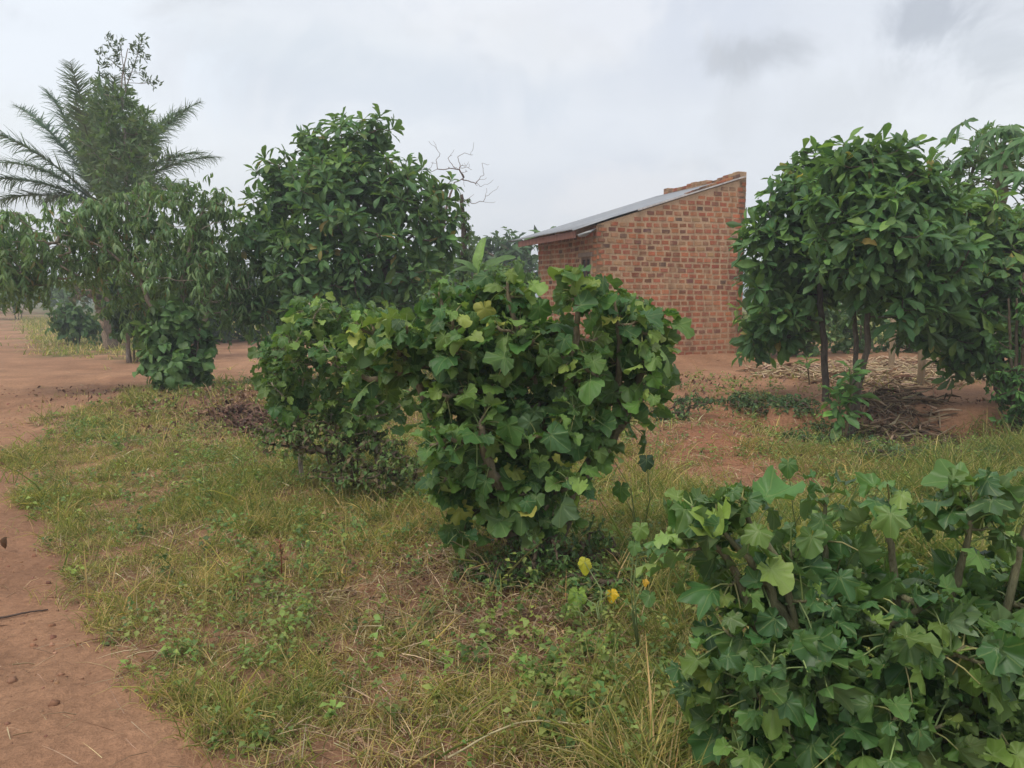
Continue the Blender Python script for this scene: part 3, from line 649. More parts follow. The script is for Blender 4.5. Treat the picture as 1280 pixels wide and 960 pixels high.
# roof sheet
mb = MB(); v0, v1 = -0.03, HW + 0.38; na_ = 420; vsn = np.linspace(v0, v1, na_); us = np.array([-0.52, 0.3, 1.2, 2.2, HL - 0.165])
pts = []
for i, vc in enumerate(vsn):
    for uc in us:
        z = ZC + SL * uc + 0.022 + 0.010 * math.sin(vc / 0.076 * 2 * math.pi) + (0.006 if uc < 0.5 else 0)
        if vc < 0.06 and uc < 0: z -= 0.02
        pts.append([HC[0] + hu[0] * uc + hv[0] * vc, HC[1] + hu[1] * uc + hv[1] * vc, z])
k = len(us); qd = [(i * k + j, i * k + j + 1, (i + 1) * k + j + 1, (i + 1) * k + j) for i in range(na_ - 1) for j in range(k - 1)]
mb.add(pts, qd, None, (0.4, 0.4, 0.4)); roof = mb.build('roof', M['tin'], house); sm_ = roof.modifiers.new('thick', 'SOLIDIFY'); sm_.thickness = 0.004
# pale edge strip of the sheet along the near gable, red fascia board under the eave, torn flap
mb = MB(); o_ = np.array([HC[0], HC[1], 0]) - hv * 0.045; slv = hu + np.array([0, 0, SL])
mb.box(o_ + slv * 0.9 + [0, 0, ZC - 0.012], slv * (HL - 0.95), hv * 0.012, np.array([0, 0, 0.03]), (0.62, 0.58, 0.55)); mb.build('edge_strip', M['wood'], house, smooth=False)
mb = MB(); mb.box(np.array([HC[0], HC[1], ZC - 0.30]) - hu * 0.47 + hv * 0.02, hv * (HW + 0.1), hu * 0.022, np.array([0, 0, 0.13]), (0.24, 0.11, 0.08))
mb.build('fascia_board', M['wood'], house, smooth=False)
for i in range(4):
    mb = MB(); mb.box(np.array([HC[0], HC[1], ZC - 0.085 - 0.52 * SL]) - hu * 0.44 + hv * (0.25 + i * 0.95) , slv * 0.44, hv * 0.05, np.array([0, 0, 0.07]), (0.24, 0.16, 0.11)); mb.build('rafter', M['wood'], house, smooth=False)
mb = MB(); fp = np.array([HC[0], HC[1], ZC - 0.10]) - hv * 0.05 - hu * 0.02
mb.add([fp, fp - slv * 0.42 - [0, 0, 0.01], fp - slv * 0.40 - [0, 0, 0.07], fp - slv * 0.25 - [0, 0, 0.10], fp - slv * 0.12 - [0, 0, 0.045]], None, [(0, 1, 2), (0, 2, 3), (0, 3, 4)], (0.5, 0.5, 0.5)); fl = mb.build('torn_flap', M['tin'], house)
fl.modifiers.new('thick', 'SOLIDIFY').thickness = 0.006
gc = MB(); sx0 = 2.05
while sx0 < HL - 0.2:
    wb_ = rng.uniform(0.16, 0.21); hb_ = 0.022 + 0.05 * (sx0 - 2.0) / 1.4 + rng.uniform(-.006, .010)
    gc.box(np.array([HC[0], HC[1], ZC + 0.024]) + slv * sx0 - hv * 0.028, slv * (wb_ - 0.012), hv * 0.11, np.array([0, 0, hb_]), pick(BR[2:], 1, None, .1)[0]); sx0 += wb_
gc.build('gable_capping', M['brick'], house, smooth=False)
# window: frame, lintel, shutter panel coloured near-black as the unlit opening
wroot = MB(); wo = wl_o - hv * WIN[0] + hu * 0.03; ww_ = WIN[1] - WIN[0]; wh = WIN[3] - WIN[2]
wroot.box(wo + [0, 0, WIN[2]], -hv * ww_, hu * 0.03, np.array([0, 0, wh]), (0.05, 0.04, 0.035)); wnd = wroot.build('window', M['wood'], house, smooth=False)
mb = MB()
for a, b_, c_, d_ in ((0.003, 0.05, 0.003, wh - 0.003), (ww_ - 0.05, ww_ - 0.003, 0.003, wh - 0.003), (0.05, ww_ - 0.05, 0.003, 0.05), (0.05, ww_ - 0.05, wh - 0.05, wh - 0.003), (ww_ / 2 - 0.02, ww_ / 2 + 0.02, 0.05, wh - 0.05)):
    mb.box(wo - hu * 0.028 - hv * a + [0, 0, WIN[2] + c_], -hv * (b_ - a), hu * 0.026, np.array([0, 0, d_ - c_]), (0.20, 0.13, 0.09))
fr_ = mb.build('frame', M['wood'], house, smooth=False); fr_.parent = wnd
mb = MB(); mb.box(wo - hu * 0.05 + hv * 0.12 + [0, 0, WIN[3] + 0.004], -hv * (ww_ + 0.24), hu * 0.05, np.array([0, 0, 0.085]), (0.30, 0.22, 0.17)); li = mb.build('lintel', M['wood'], house, smooth=False); li.parent = wnd

# ================================================================== TREES
def st_ros(ll=0.24, per=8, cols=TREEDARK, p=(0.42, 0.3, 0.2, 0.06, 0.02), **kw):
    return lambda cb, t_, o_: rosettes(cb, t_, o_, per, ll, cols, p, **kw)
Y1 = 13.8
big = tree('broadleaf_tree', 'big round-crowned tree with rosettes of broad leaves, left of the brick house', 'tree', G(440, 462),
     [([(432, 462, Y1), (428, 400, Y1), (432, 340, Y1), (440, 260, Y1), (436, 190, Y1)], [0.085, 0.07, 0.06, 0.035, 0.012]),
      ([(452, 464, Y1), (462, 395, Y1 - .1), (484, 330, Y1 - .2), (505, 270, Y1 - .2)], [0.085, 0.07, 0.045, 0.02]),
      ([(446, 462, Y1), (445, 410, Y1 + .2), (400, 340, Y1 + .3), (360, 260, Y1 + .3)], [0.07, 0.055, 0.04, 0.02])],
     [(438, 190, Y1, 52, 44), (385, 215, Y1, 50, 46), (345, 230, Y1, 42, 42), (335, 290, Y1, 42, 55), (490, 235, Y1, 55, 48), (545, 250, Y1, 34, 36), (440, 260, Y1 - .5, 90, 70),
      (530, 305, Y1, 44, 46), (400, 330, Y1 - .6, 70, 50), (480, 345, Y1 - .5, 60, 48), (340, 360, Y1, 34, 42), (395, 395, Y1, 60, 26), (515, 370, Y1, 42, 32), (320, 395, Y1 - .4, 20, 20), (470, 165, Y1, 22, 24), (385, 165, Y1, 18, 18), (560, 285, Y1, 22, 30)],
     700, st_ros(0.31, 8), dmin=0.17, shell=0.3, barkc=(0.17, 0.13, 0.095))
# drooping leaved tree
Y2 = 12.6
DRP = [(0.18, 0.28, 0.12), (0.23, 0.34, 0.15), (0.12, 0.21, 0.09), (0.18, 0.26, 0.09), (0.28, 0.22, 0.10)]
tree('drooping_tree', 'wide low tree with hanging narrow leaves and pale forked stems beside the red track', 'tree', G(232, 492),
     [([(228, 492, Y2), (226, 440, Y2), (231, 395, Y2), (229, 350, Y2), (240, 300, Y2), (255, 260, Y2)], [0.075, 0.06, 0.055, 0.045, 0.03, 0.015]),
      ([(238, 492, Y2), (246, 430, Y2 - .1), (258, 395, Y2 - .1), (268, 350, Y2)], [0.06, 0.048, 0.035, 0.02]),
      ([(222, 492, Y2), (205, 420, Y2 + .1), (186, 375, Y2), (165, 340, Y2), (120, 305, Y2 - .2), (60, 290, Y2 - .3)], [0.055, 0.04, 0.032, 0.024, 0.015, 0.006]),
      ([(222, 492, Y2 + .1), (204, 420, Y2 + .2), (186, 376, Y2 + .1), (172, 335, Y2 + .2), (150, 300, Y2 + .4)], [0.05, 0.04, 0.045, 0.03, 0.015])],
     [(60, 295, Y2, 75, 40), (15, 305, Y2 - .5, 50, 46), (-30, 310, Y2, 55, 46), (30, 345, Y2 - .2, 50, 24), (-10, 350, Y2 - .3, 40, 24), (125, 285, Y2, 60, 40), (190, 270, Y2, 50, 38), (245, 275, Y2, 44, 46), (275, 330, Y2, 30, 60), (200, 335, Y2 - .3, 50, 38),
      (25, 345, Y2 - .3, 30, 22), (90, 330, Y2, 40, 22), (150, 325, Y2 + .3, 50, 26), (262, 375, Y2, 26, 34), (300, 385, Y2 + .9, 36, 26), (175, 365, Y2 + 1.2, 40, 34), (250, 330, Y2 + .9, 60, 50), (290, 375, Y2 + .6, 26, 30), (240, 240, Y2, 44, 20), (200, 240, Y2 + .4, 34, 18), (272, 260, Y2 + .3, 26, 30), (110, 262, Y2, 50, 22), (220, 310, Y2 + .6, 60, 50), (120, 330, Y2 + .8, 50, 24), (180, 390, Y2 + .5, 22, 30), (300, 340, Y2 + .8, 28, 40)],
     820, lambda cb, t_, o_: sprays(cb, t_, o_, 25, 0.16, DRP, (0.38, 0.26, 0.24, 0.09, 0.03), length=0.5, droop=1.0), dmin=0.10, barkc=(0.30, 0.25, 0.19), rtip=0.003, shell=0.3)
# leafy climber at its foot
Y3 = 12.2
CLM = [(0.12, 0.22, 0.075), (0.16, 0.27, 0.09), (0.08, 0.16, 0.055)]
tree('climbing_shrub', 'broad-leaved climber bunched round the foot of the drooping tree', 'shrub', G(228, 497),
     [([(225, 497, Y3), (215, 450, Y3), (208, 400, Y3)], [0.03, 0.02, 0.01]), ([(240, 497, Y3), (245, 450, Y3), (250, 410, Y3)], [0.03, 0.02, 0.01])],
     [(212, 392, Y3, 26, 22), (208, 405, Y3, 28, 24), (205, 440, Y3, 28, 30), (235, 430, Y3 + .1, 26, 34), (225, 460, Y3 - .1, 28, 28), (240, 485, Y3, 28, 14), (255, 440, Y3 + .2, 20, 30), (212, 475, Y3, 22, 20)], 230,
     lambda cb, t_, o_: sprays(cb, t_, o_, 11, 0.17, CLM, None, temps=T_oval, length=0.25, droop=0.5, sx=1.2), dmin=0.07, barkc=(0.14, 0.10, 0.07), rtip=0.004)
# old stump tree further back with tangle, and bush
Y4 = 24
tree('stump_tree', 'pale leaning stump with a dark twiggy head at the bend of the track', 'tree', G(134, 432),
     [([(136, 432, Y4), (132, 405, Y4), (124, 380, Y4), (116, 368, Y4)], [0.16, 0.13, 0.14, 0.1])],
     [(112, 362, Y4, 20, 12), (128, 372, Y4, 14, 14), (95, 358, Y4, 14, 8)], 50,
     lambda cb, t_, o_: sprays(cb, t_, o_, 9, 0.2, [(0.10, 0.075, 0.055), (0.07, 0.09, 0.04), (0.16, 0.12, 0.08)], None, temps=T_small, length=0.5, droop=0.4), barkc=(0.30, 0.22, 0.16), rtip=0.02, shell=0.2)
def bush(name, label, cat, blobs, n, ll, cols, per=12, temps=T_oval, base=None, group=None, length=0.35, droop=0.5, dmin=0.1, p=None, barkc=(0.12, 0.09, 0.06), sx=1.0, shell=0.45):
    b = blobs[0]; Yb = b[2]; base = base if base is not None else None
    cx_ = sum(q_[0] * q_[3] for q_ in blobs) / sum(q_[3] for q_ in blobs)
    x_ = P(cx_, 400, Yb)[0]; z_ = float(height(x_, Yb)); bs = (x_, Yb, z_)
    top = min(q_[1] for q_ in blobs)
    tr = []
    for k_ in range(3):
        dx_ = (k_ - 1) * b[3] * 0.35
        pz = P(cx_, 400, Yb); yb_px = proj(x_, Yb, z_)[1]
        tr.append(([(cx_ + dx_ * 0.3, float(yb_px), Yb), (cx_ + dx_ * 0.7, float(yb_px) * 0.6 + top * 0.4, Yb), (cx_ + dx_, float(yb_px) * 0.3 + top * 0.7, Yb)], [0.03, 0.02, 0.01]))
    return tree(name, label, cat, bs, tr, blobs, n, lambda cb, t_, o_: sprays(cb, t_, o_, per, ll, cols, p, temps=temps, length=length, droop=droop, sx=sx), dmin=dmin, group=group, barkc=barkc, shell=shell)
BUSHG = [(0.09, 0.18, 0.06), (0.07, 0.14, 0.055), (0.13, 0.22, 0.07)]
bush('roadside_bush', 'low dense bush on the verge left of the leaning stump', 'bush', [(92, 396, 26, 22, 20), (112, 408, 26, 20, 14), (76, 402, 26.5, 12, 14)], 90, 0.22, BUSHG, per=14, length=0.6)
bush('track_bush', 'long low green bush closing off the far end of the track', 'bush', [(10, 368, 48, 26, 12), (-30, 366, 48, 30, 14), (48, 366, 48, 22, 12), (80, 362, 48, 24, 14)], 220, 0.34, [(0.11, 0.19, 0.075), (0.15, 0.23, 0.09)], per=14, length=0.9, dmin=0.3)
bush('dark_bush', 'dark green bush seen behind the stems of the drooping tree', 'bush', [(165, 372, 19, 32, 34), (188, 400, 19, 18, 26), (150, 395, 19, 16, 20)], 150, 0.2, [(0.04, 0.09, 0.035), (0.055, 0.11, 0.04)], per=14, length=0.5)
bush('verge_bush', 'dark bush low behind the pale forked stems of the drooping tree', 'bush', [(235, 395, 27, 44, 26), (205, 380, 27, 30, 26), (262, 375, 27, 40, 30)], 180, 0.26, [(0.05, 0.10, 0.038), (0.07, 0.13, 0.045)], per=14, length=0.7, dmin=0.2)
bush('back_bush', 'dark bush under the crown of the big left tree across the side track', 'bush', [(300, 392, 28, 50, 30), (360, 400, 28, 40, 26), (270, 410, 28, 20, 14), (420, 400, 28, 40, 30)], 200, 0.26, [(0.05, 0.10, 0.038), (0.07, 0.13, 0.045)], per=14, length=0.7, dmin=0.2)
# sapling with long leaves
ys_ = 12.4
def sapling(name, label, stems, leafl, cols, per, temps, droopv=0.3, base=None, layers=3, barkc=(0.2, 0.15, 0.09)):
    th = thing(name, base, label, 'sapling'); tb = MB(); cb = MB()
    for pts, r0 in stems:
        pp = [P(*q_) for q_ in pts]; pp[0][2] = float(height(pp[0][0], pp[0][1])) - 0.03; sk = Skel(); ids = sk.line(pp, [r0, r0 * 0.7, r0 * 0.35])
        tb.tube([sk.p[i] for i in ids], [sk.r[i] for i in ids], 7, barkc)
        L_ = len(ids)
        for k_ in range(layers):
            i = ids[max(1, int(L_ - 1 - k_ * L_ / (layers + 2.5)))]; t_ = np.array([sk.p[i]]); up_ = nrm(np.array([sk.p[i] - sk.p[i - 1]]))
            rosettes(cb, t_, up_, per, leafl * (0.85 + 0.12 * k_), cols, None, temps=temps, droop=droopv + 0.2 * k_, below=0, upb=0.9)
    tb.build('stem', M['bark'], th); cb.build('foliage', M['leaf'], th); return th
sapling('sapling', 'thin sapling with long dark hanging leaves in front of the side track', [([(332, 478, ys_), (330, 445, ys_), (326, 418, ys_)], 0.018), ([(330, 478, ys_), (336, 450, ys_), (340, 430, ys_)], 0.014)],
        0.30, [(0.03, 0.075, 0.035), (0.045, 0.10, 0.04)], 6, T_lanc, 0.8, G(332, 478), 4)

# ---- palm
def palm():
    Yp = 24.0; c_ = P(130, 262, Yp); gx, gy = c_[0], c_[1]; gz = float(height(gx, gy))
    th = thing('palm_tree', (gx, gy, gz), 'tall feathery palm with arching dark fronds behind the low trees on the left', 'palm')
    mb = MB(); sk = Skel(); ids = sk.line([(gx + 0.1, gy, gz - 0.1), (gx - 0.05, gy, (gz + c_[2]) / 2), (gx, gy, c_[2])], [0.20, 0.16, 0.2]); mb.tube([sk.p[i] for i in ids], [sk.r[i] + 0.02 * (k_ % 2) for k_, i in enumerate(ids)], 12, (0.16, 0.12, 0.09)); mb.build('trunk', M['bark'], th)
    fr = [(-62, 34, 4.4, .5), (-95, 52, 4.3, .5), (-140, 45, 4.5, .7), (-165, 30, 4.9, .7), (170, 20, 4.6, .8), (160, 12, 4.4, .9), (-30, 62, 4.4, .5), (15, 68, 4.2, .4), (50, 55, 4.2, .6), (78, 46, 4.2, .6), (60, 38, 4.0, .75), (30, 45, 4.3, .8), (0, 30, 4.2, .9), (100, 60, 4.3, .5), (130, 40, 4.2, .9), (-120, 65, 4.4, .4)]
    # targets given as picture offsets: angle of frond tip seen from the front, depth heading
    specs = [(57, 112, 0.0), (-8, 122, 1.0), (-6, 168, -1.2), (-30, 200, .6), (-25, 232, -.6), (100, 100, 1.2), (165, 105, -1.0), (243, 122, .5), (242, 150, -.7), (262, 190, .9), (275, 200, -1.2), (20, 250, 1.2), (215, 225, 1.8), (75, 130, 2.0), (190, 115, 2.2), (130, 100, -1.8), (50, 180, 2.4), (225, 165, -2.2), (-40, 262, .2), (150, 150, -2.4)]
    for (tx, ty, dd) in specs:
        tip = P(tx, ty, Yp); tip[1] += dd; d = tip - c_; Lh = np.linalg.norm(d)
        ctrl = c_ + d * 0.5 + np.array([0, 0, 0.22 * Lh]); n_ = 26; u = np.linspace(0, 1, n_)[:, None]
        pts = c_ * (1 - u)**2 + 2 * ctrl * u * (1 - u) + (tip) * u * u
        fb = MB(); fb.tube(pts, np.linspace(0.035, 0.008, n_), 5, (0.10, 0.13, 0.06))
        T_ = nrm(np.gradient(pts, axis=0)); side = nrm(np.cross(T_, np.array([0, 0, 1.0]))); upv = np.cross(side, T_)
        m_ = 300; uu = rng.uniform(0.1, 1.0, m_); pos = np.stack([np.interp(uu, u[:, 0], pts[:, k_]) for k_ in range(3)], 1)
        tt = np.stack([np.interp(uu, u[:, 0], T_[:, k_]) for k_ in range(3)], 1); sd_ = np.stack([np.interp(uu, u[:, 0], side[:, k_]) for k_ in range(3)], 1); up_ = np.stack([np.interp(uu, u[:, 0], upv[:, k_]) for k_ in range(3)], 1)
        sg = rng.choice([-1, 1], m_)[:, None]
        Yd = tt * 0.75 + sd_ * sg * rng.uniform(0.5, 1, (m_, 1)) + up_ * rng.uniform(0.1, 0.8, (m_, 1)) + np.array([0, 0, -0.25])
        ln = 0.75 * np.sin(np.pi * np.clip(uu * 0.85 + 0.12, 0, 1))**0.6 * rng.uniform(0.7, 1.1, m_)
        fb.inst_multi(T_strip, pos, Yd, up_ + rng.normal(0, .3, (m_, 3)), ln, pick([(0.11, 0.18, 0.11), (0.14, 0.21, 0.12), (0.085, 0.15, 0.09)], m_), np.full(m_, 1.3))
        fb.build('frond', M['leaf_palm'], th)
palm()
# ---- slender feathery tree
Y5 = 19.0
def feather(cb, t_, o_):
    n = len(t_); ax = nrm(o_ + rng.normal(0, .3, (n, 3)) + np.array([0, 0, 0.4]))
    for j in range(22):
        pos = t_ + rdir(n) * rng.uniform(0, 0.22, (n, 1)); cb.inst_multi(T_needle + T_small[1:2], pos, nrm(rdir(n) + ax * 0.8), rdir(n), rng.uniform(0.16, 0.32, n), pick([(0.13, 0.20, 0.085), (0.10, 0.16, 0.07), (0.17, 0.24, 0.10)], n))
tree('silky_oak', 'slender pale-stemmed young tree with feathery foliage in front of the palm', 'tree', (P(158, 400, Y5)[0], Y5, float(height(P(158, 400, Y5)[0], Y5))),
     [([(160, 440, Y5), (159, 330, Y5), (157, 200, Y5), (152, 110, Y5), (160, 60, Y5)], [0.055, 0.05, 0.04, 0.018, 0.008])],
     [(160, 210, Y5, 42, 48), (140, 160, Y5, 38, 40), (165, 165, Y5, 32, 40), (135, 130, Y5, 24, 28), (150, 250, Y5, 30, 25), (180, 220, Y5, 22, 40), (115, 190, Y5, 20, 30), (128, 106, Y5, 12, 14)],
     200, feather, barkc=(0.34, 0.29, 0.25), dmin=0.12, shell=0.15, leafm=M['leaf_fine'])
def tuft(cb, t_, o_):
    n = len(t_)
    for j in range(26): cb.inst_multi(T_lanc, t_ + rdir(n) * 0.09, nrm(rdir(n) + np.array([0.2, 0, 0.4])), rdir(n), rng.uniform(0.08, 0.17, n), pick([(0.07, 0.11, 0.07), (0.10, 0.14, 0.07)], n))
th = EMPTIES[-1]
sk = Skel(); l_ = sk.line([P(158, 120, Y5), P(155, 90, Y5), P(150, 55, Y5)], [0.02, 0.012, 0.006]); l2 = sk.line([P(157, 110, Y5), P(168, 80, Y5), P(178, 50, Y5)], [0.015, 0.01, 0.005])
tp = np.array([P(x_, y_, Y5) for x_, y_ in ((135, 50), (150, 53), (178, 50), (126, 66), (148, 68), (168, 64), (128, 80), (180, 72), (140, 76), (165, 80), (176, 90), (128, 95), (160, 94), (185, 102), (195, 104), (172, 58), (140, 60), (150, 85))])
ch, cnt = sk.grow(list(tp), 0.005, wig=0.02); tb = MB(); sk.mesh(tb, [l_, l2], ch, cnt, 0.005, (0.25, 0.22, 0.19), 5); tb.build('leader_twigs', M['bark'], th)
cb = MB(); tuft(cb, tp, tp * 0); cb.build('leaf_tufts', M['leaf_fine'], th)

# ---- right hand trees
RL = [(0.10, 0.205, 0.07), (0.075, 0.16, 0.062), (0.14, 0.26, 0.08), (0.18, 0.31, 0.075), (0.38, 0.30, 0.09)]; RP = (0.4, 0.3, 0.2, 0.09, 0.01)
Ya = 10.2
tree('broadleaf_tree', 'dark-stemmed tree of large ribbed leaves nearest the right corner of the brick house', 'tree', G(1032, 510),
     [([(1032, 510, Ya), (1030, 440, Ya), (1026, 380, Ya), (1018, 325, Ya), (1000, 270, Ya)], [0.05, 0.045, 0.04, 0.03, 0.015]),
      ([(1030, 420, Ya), (1010, 385, Ya), (985, 360, Ya)], [0.02, 0.015, 0.008])][:1],
     [(985, 250, Ya, 42, 36), (955, 300, Ya, 32, 40), (1015, 215, Ya, 36, 30), (1020, 270, Ya - .2, 50, 40), (985, 320, Ya, 50, 26), (945, 350, Ya, 20, 24), (975, 390, Ya, 40, 22), (950, 410, Ya + .3, 26, 22), (1010, 330, Ya + .4, 40, 30), (985, 415, Ya + .4, 36, 16), (1000, 370, Ya + .6, 44, 30), (960, 430, Ya + .5, 34, 12), (1040, 330, Ya + .5, 40, 40)],
     250, st_ros(0.30, 8, RL, RP), dmin=0.15, shell=0.3, barkc=(0.10, 0.08, 0.065))
Yb = 9.0
tree('broadleaf_tree', 'two-stemmed tree of large ribbed leaves rising from the cut earth bank on the right', 'tree', G(1058, 548),
     [([(1060, 548, Yb), (1072, 490, Yb), (1084, 430, Yb), (1086, 370, Yb), (1092, 300, Yb), (1090, 230, Yb)], [0.05, 0.04, 0.036, 0.03, 0.02, 0.01]),
      ([(1056, 548, Yb), (1068, 480, Yb + .2), (1068, 400, Yb + .3), (1050, 330, Yb + .3), (1045, 280, Yb + .3)], [0.04, 0.03, 0.03, 0.02, 0.01])],
     [(1085, 210, Yb, 62, 38), (1060, 240, Yb, 60, 44), (1130, 230, Yb, 56, 36), (1100, 280, Yb - .3, 74, 50), (1150, 290, Yb, 46, 50), (1080, 330, Yb - .2, 64, 36), (1140, 340, Yb, 40, 36), (1170, 250, Yb, 30, 34), (1110, 380, Yb, 60, 26), (1160, 380, Yb + .3, 50, 36), (1180, 320, Yb + .3, 40, 50), (1065, 190, Yb, 24, 16), (1110, 190, Yb, 34, 18)],
     420, st_ros(0.29, 8, RL, RP), dmin=0.14, shell=0.3, barkc=(0.12, 0.095, 0.07))
sapling('sapling', 'leafy rosette sapling sprouting at the foot of the two-stemmed tree', [([(1056, 548, 8.7), (1062, 500, 8.7), (1064, 462, 8.7)], 0.025), ([(1056, 548, 8.7), (1050, 515, 8.6), (1046, 488, 8.6)], 0.016)],
        0.27, [(0.09, 0.20, 0.06), (0.13, 0.27, 0.075), (0.07, 0.15, 0.055)], 7, T_obov, 0.1, G(1056, 548), 5)
sapling('sapling', 'pale green young plant in front of the hedge right of the house corner', [([(1012, 478, 12.0), (1010, 462, 12.0), (1008, 448, 12.0)], 0.015)],
        0.3, [(0.16, 0.30, 0.06), (0.10, 0.20, 0.05)], 7, T_obov, 0.3, G(1012, 478), 2)
sapling('sapling', 'bright lime sprout of leaves against the lower right edge of the brick wall', [([(925, 455, 15.2), (922, 415, 15.2), (921, 385, 15.2)], 0.012)],
        0.28, [(0.26, 0.40, 0.08), (0.18, 0.30, 0.06)], 6, T_obov, 0.3, G(925, 456), 2)
Yc = 9.9
tree('broadleaf_tree', 'leaning dark-trunked tree of broad leaves at the right end of the yard', 'tree', G(1254, 526),
     [([(1256, 526, Yc), (1249, 480, Yc), (1238, 440, Yc), (1222, 400, Yc), (1200, 340, Yc), (1190, 280, Yc)], [0.085, 0.07, 0.06, 0.045, 0.03, 0.015]),
      ([(1256, 526, Yc + .1), (1250, 480, Yc + .1), (1252, 420, Yc + .1), (1262, 350, Yc + .2)], [0.06, 0.05, 0.035, 0.015])],
     [(1190, 290, Yc, 40, 36), (1175, 350, Yc, 40, 36), (1160, 410, Yc, 36, 22), (1205, 400, Yc - .2, 46, 34), (1200, 440, Yc, 34, 20), (1230, 330, Yc, 46, 46), (1255, 390, Yc, 40, 30), (1140, 405, Yc, 26, 16), (1215, 265, Yc, 36, 30), (1215, 440, Yc, 40, 26), (1200, 455, Yc, 26, 16), (1268, 440, Yc, 30, 40), (1180, 300, Yc + .3, 60, 50), (1260, 300, Yc + .3, 40, 40), (1290, 340, Yc, 50, 50)],
     420, st_ros(0.26, 8, [(0.085, 0.175, 0.055), (0.11, 0.22, 0.06), (0.19, 0.28, 0.07), (0.065, 0.13, 0.05), (0.36, 0.32, 0.09)], (0.34, 0.26, 0.16, 0.22, 0.02)), dmin=0.14, barkc=(0.11, 0.085, 0.065))
bush('feathery_shrub', 'light green feathery shrub crowding the right edge beside the leaning tree', 'shrub', [(1275, 410, 9.2, 30, 40), (1262, 480, 9.2, 22, 34), (1290, 490, 9.2, 34, 44), (1240, 300, 10.6, 40, 22), (1290, 350, 9.6, 34, 40), (1272, 520, 9.1, 20, 18)], 170, 0.10,
     [(0.08, 0.19, 0.05), (0.12, 0.25, 0.06), (0.06, 0.14, 0.045)], per=18, temps=T_lanc + T_small, length=0.25, dmin=0.08)
SCR = [(0.10, 0.18, 0.075), (0.07, 0.14, 0.065), (0.16, 0.23, 0.09)]
bush('bank_scrub', 'dark low scrub on the lip of the earth bank below the brick wall', 'scrub', [(962, 508, 9.9, 50, 14), (925, 500, 10.2, 30, 12), (990, 525, 9.6, 34, 16)], 200, 0.055, SCR, per=14, temps=T_small, length=0.16, dmin=0.05)
bush('bank_scrub', 'green scrub round the foot of the two-stemmed tree', 'scrub', [(1035, 545, 8.9, 40, 20), (1010, 570, 8.5, 36, 16), (1080, 565, 8.6, 40, 14)], 200, 0.055, SCR, per=14, temps=T_small + T_lanc, length=0.16, dmin=0.05)
bush('bank_scrub', 'straggly scrub on the slope beside the right side of the largest shrub', 'scrub', [(868, 500, 9.6, 30, 10), (835, 520, 9.0, 26, 14)], 110, 0.05, SCR, per=12, temps=T_small, length=0.16, dmin=0.05)
bush('bank_scrub', 'green scrub along the ditch below the yard at the right', 'scrub', [(1170, 590, 7.6, 70, 18), (1240, 585, 7.6, 40, 26), (1110, 600, 7.6, 50, 14)], 300, 0.05, [(0.13, 0.22, 0.085), (0.09, 0.16, 0.07), (0.18, 0.26, 0.09)], per=14, temps=T_small + T_lanc, length=0.16, dmin=0.045)
# ---- papaya
def papaya():
    Yq = 12.0; top = P(1252, 190, Yq); bx = top[0]; bz = float(height(bx, Yq))
    th = thing('papaya_tree', (bx, Yq, bz), 'papaya tree with a bare pale trunk and an umbrella of lobed leaves, upper right', 'papaya tree')
    tb = MB(); sk = Skel(); ids = sk.line([(bx + 0.15, Yq, bz - .1), (bx + 0.05, Yq, bz + 1.8), tuple(top)], [0.12, 0.1, 0.07]); tb.tube([sk.p[i] for i in ids], [sk.r[i] for i in ids], 12, (0.33, 0.28, 0.21)); tb.build('trunk', M['bark'], th)
    st = MB(); lf = MB()
    for i in range(64):
        a = rng.uniform(0, 6.28); el = rng.uniform(-0.35, 1.1); ln = rng.uniform(0.45, 0.85) * (1.0 if el < 0.7 else 0.7); p0 = top - np.array([0, 0, rng.uniform(0, 0.45)])
        if i > 33: p0 = top - np.array([0, 0, rng.uniform(0.2, .5)]) ; ln = rng.uniform(0.5, 0.8); el = rng.uniform(-0.9, -0.1)
        d = np.array([math.cos(a) * math.cos(el), math.sin(a) * math.cos(el), math.sin(el)]); p1 = p0 + d * ln; pm = p0 + d * ln * 0.5 + [0, 0, 0.05]
        st.tube([p0, pm, p1], [0.012, 0.009, 0.006], 5, (0.24, 0.30, 0.13))
        dn = nrm(np.array([d * [1, 1, 0.1] + [0, 0, -0.45]])); lf.inst_multi(T_pap, np.array([p1]), dn, np.array([[d[0] * .5, d[1] * .5, 1.0]]), [rng.uniform(0.26, 0.40)], pick([(0.11, 0.22, 0.08), (0.14, 0.25, 0.10), (0.09, 0.18, 0.07)], 1))
    st.build('leaf_stalks', M['stalk'], th); lf.build('foliage', M['leaf_lobed'], th)
papaya()
bush('leafy_tree', 'light green loose tree filling the gap between the papaya and the broad-leaved trees', 'tree', [(1250, 185, 12.8, 44, 24), (1205, 215, 12.8, 24, 26), (1180, 215, 12.8, 22, 20), (1270, 300, 12.6, 40, 46), (1225, 270, 12.8, 40, 34), (1200, 310, 12.8, 40, 40)], 150, 0.16,
     [(0.16, 0.26, 0.11), (0.12, 0.21, 0.085)], per=16, temps=T_lanc, length=0.4, dmin=0.12)
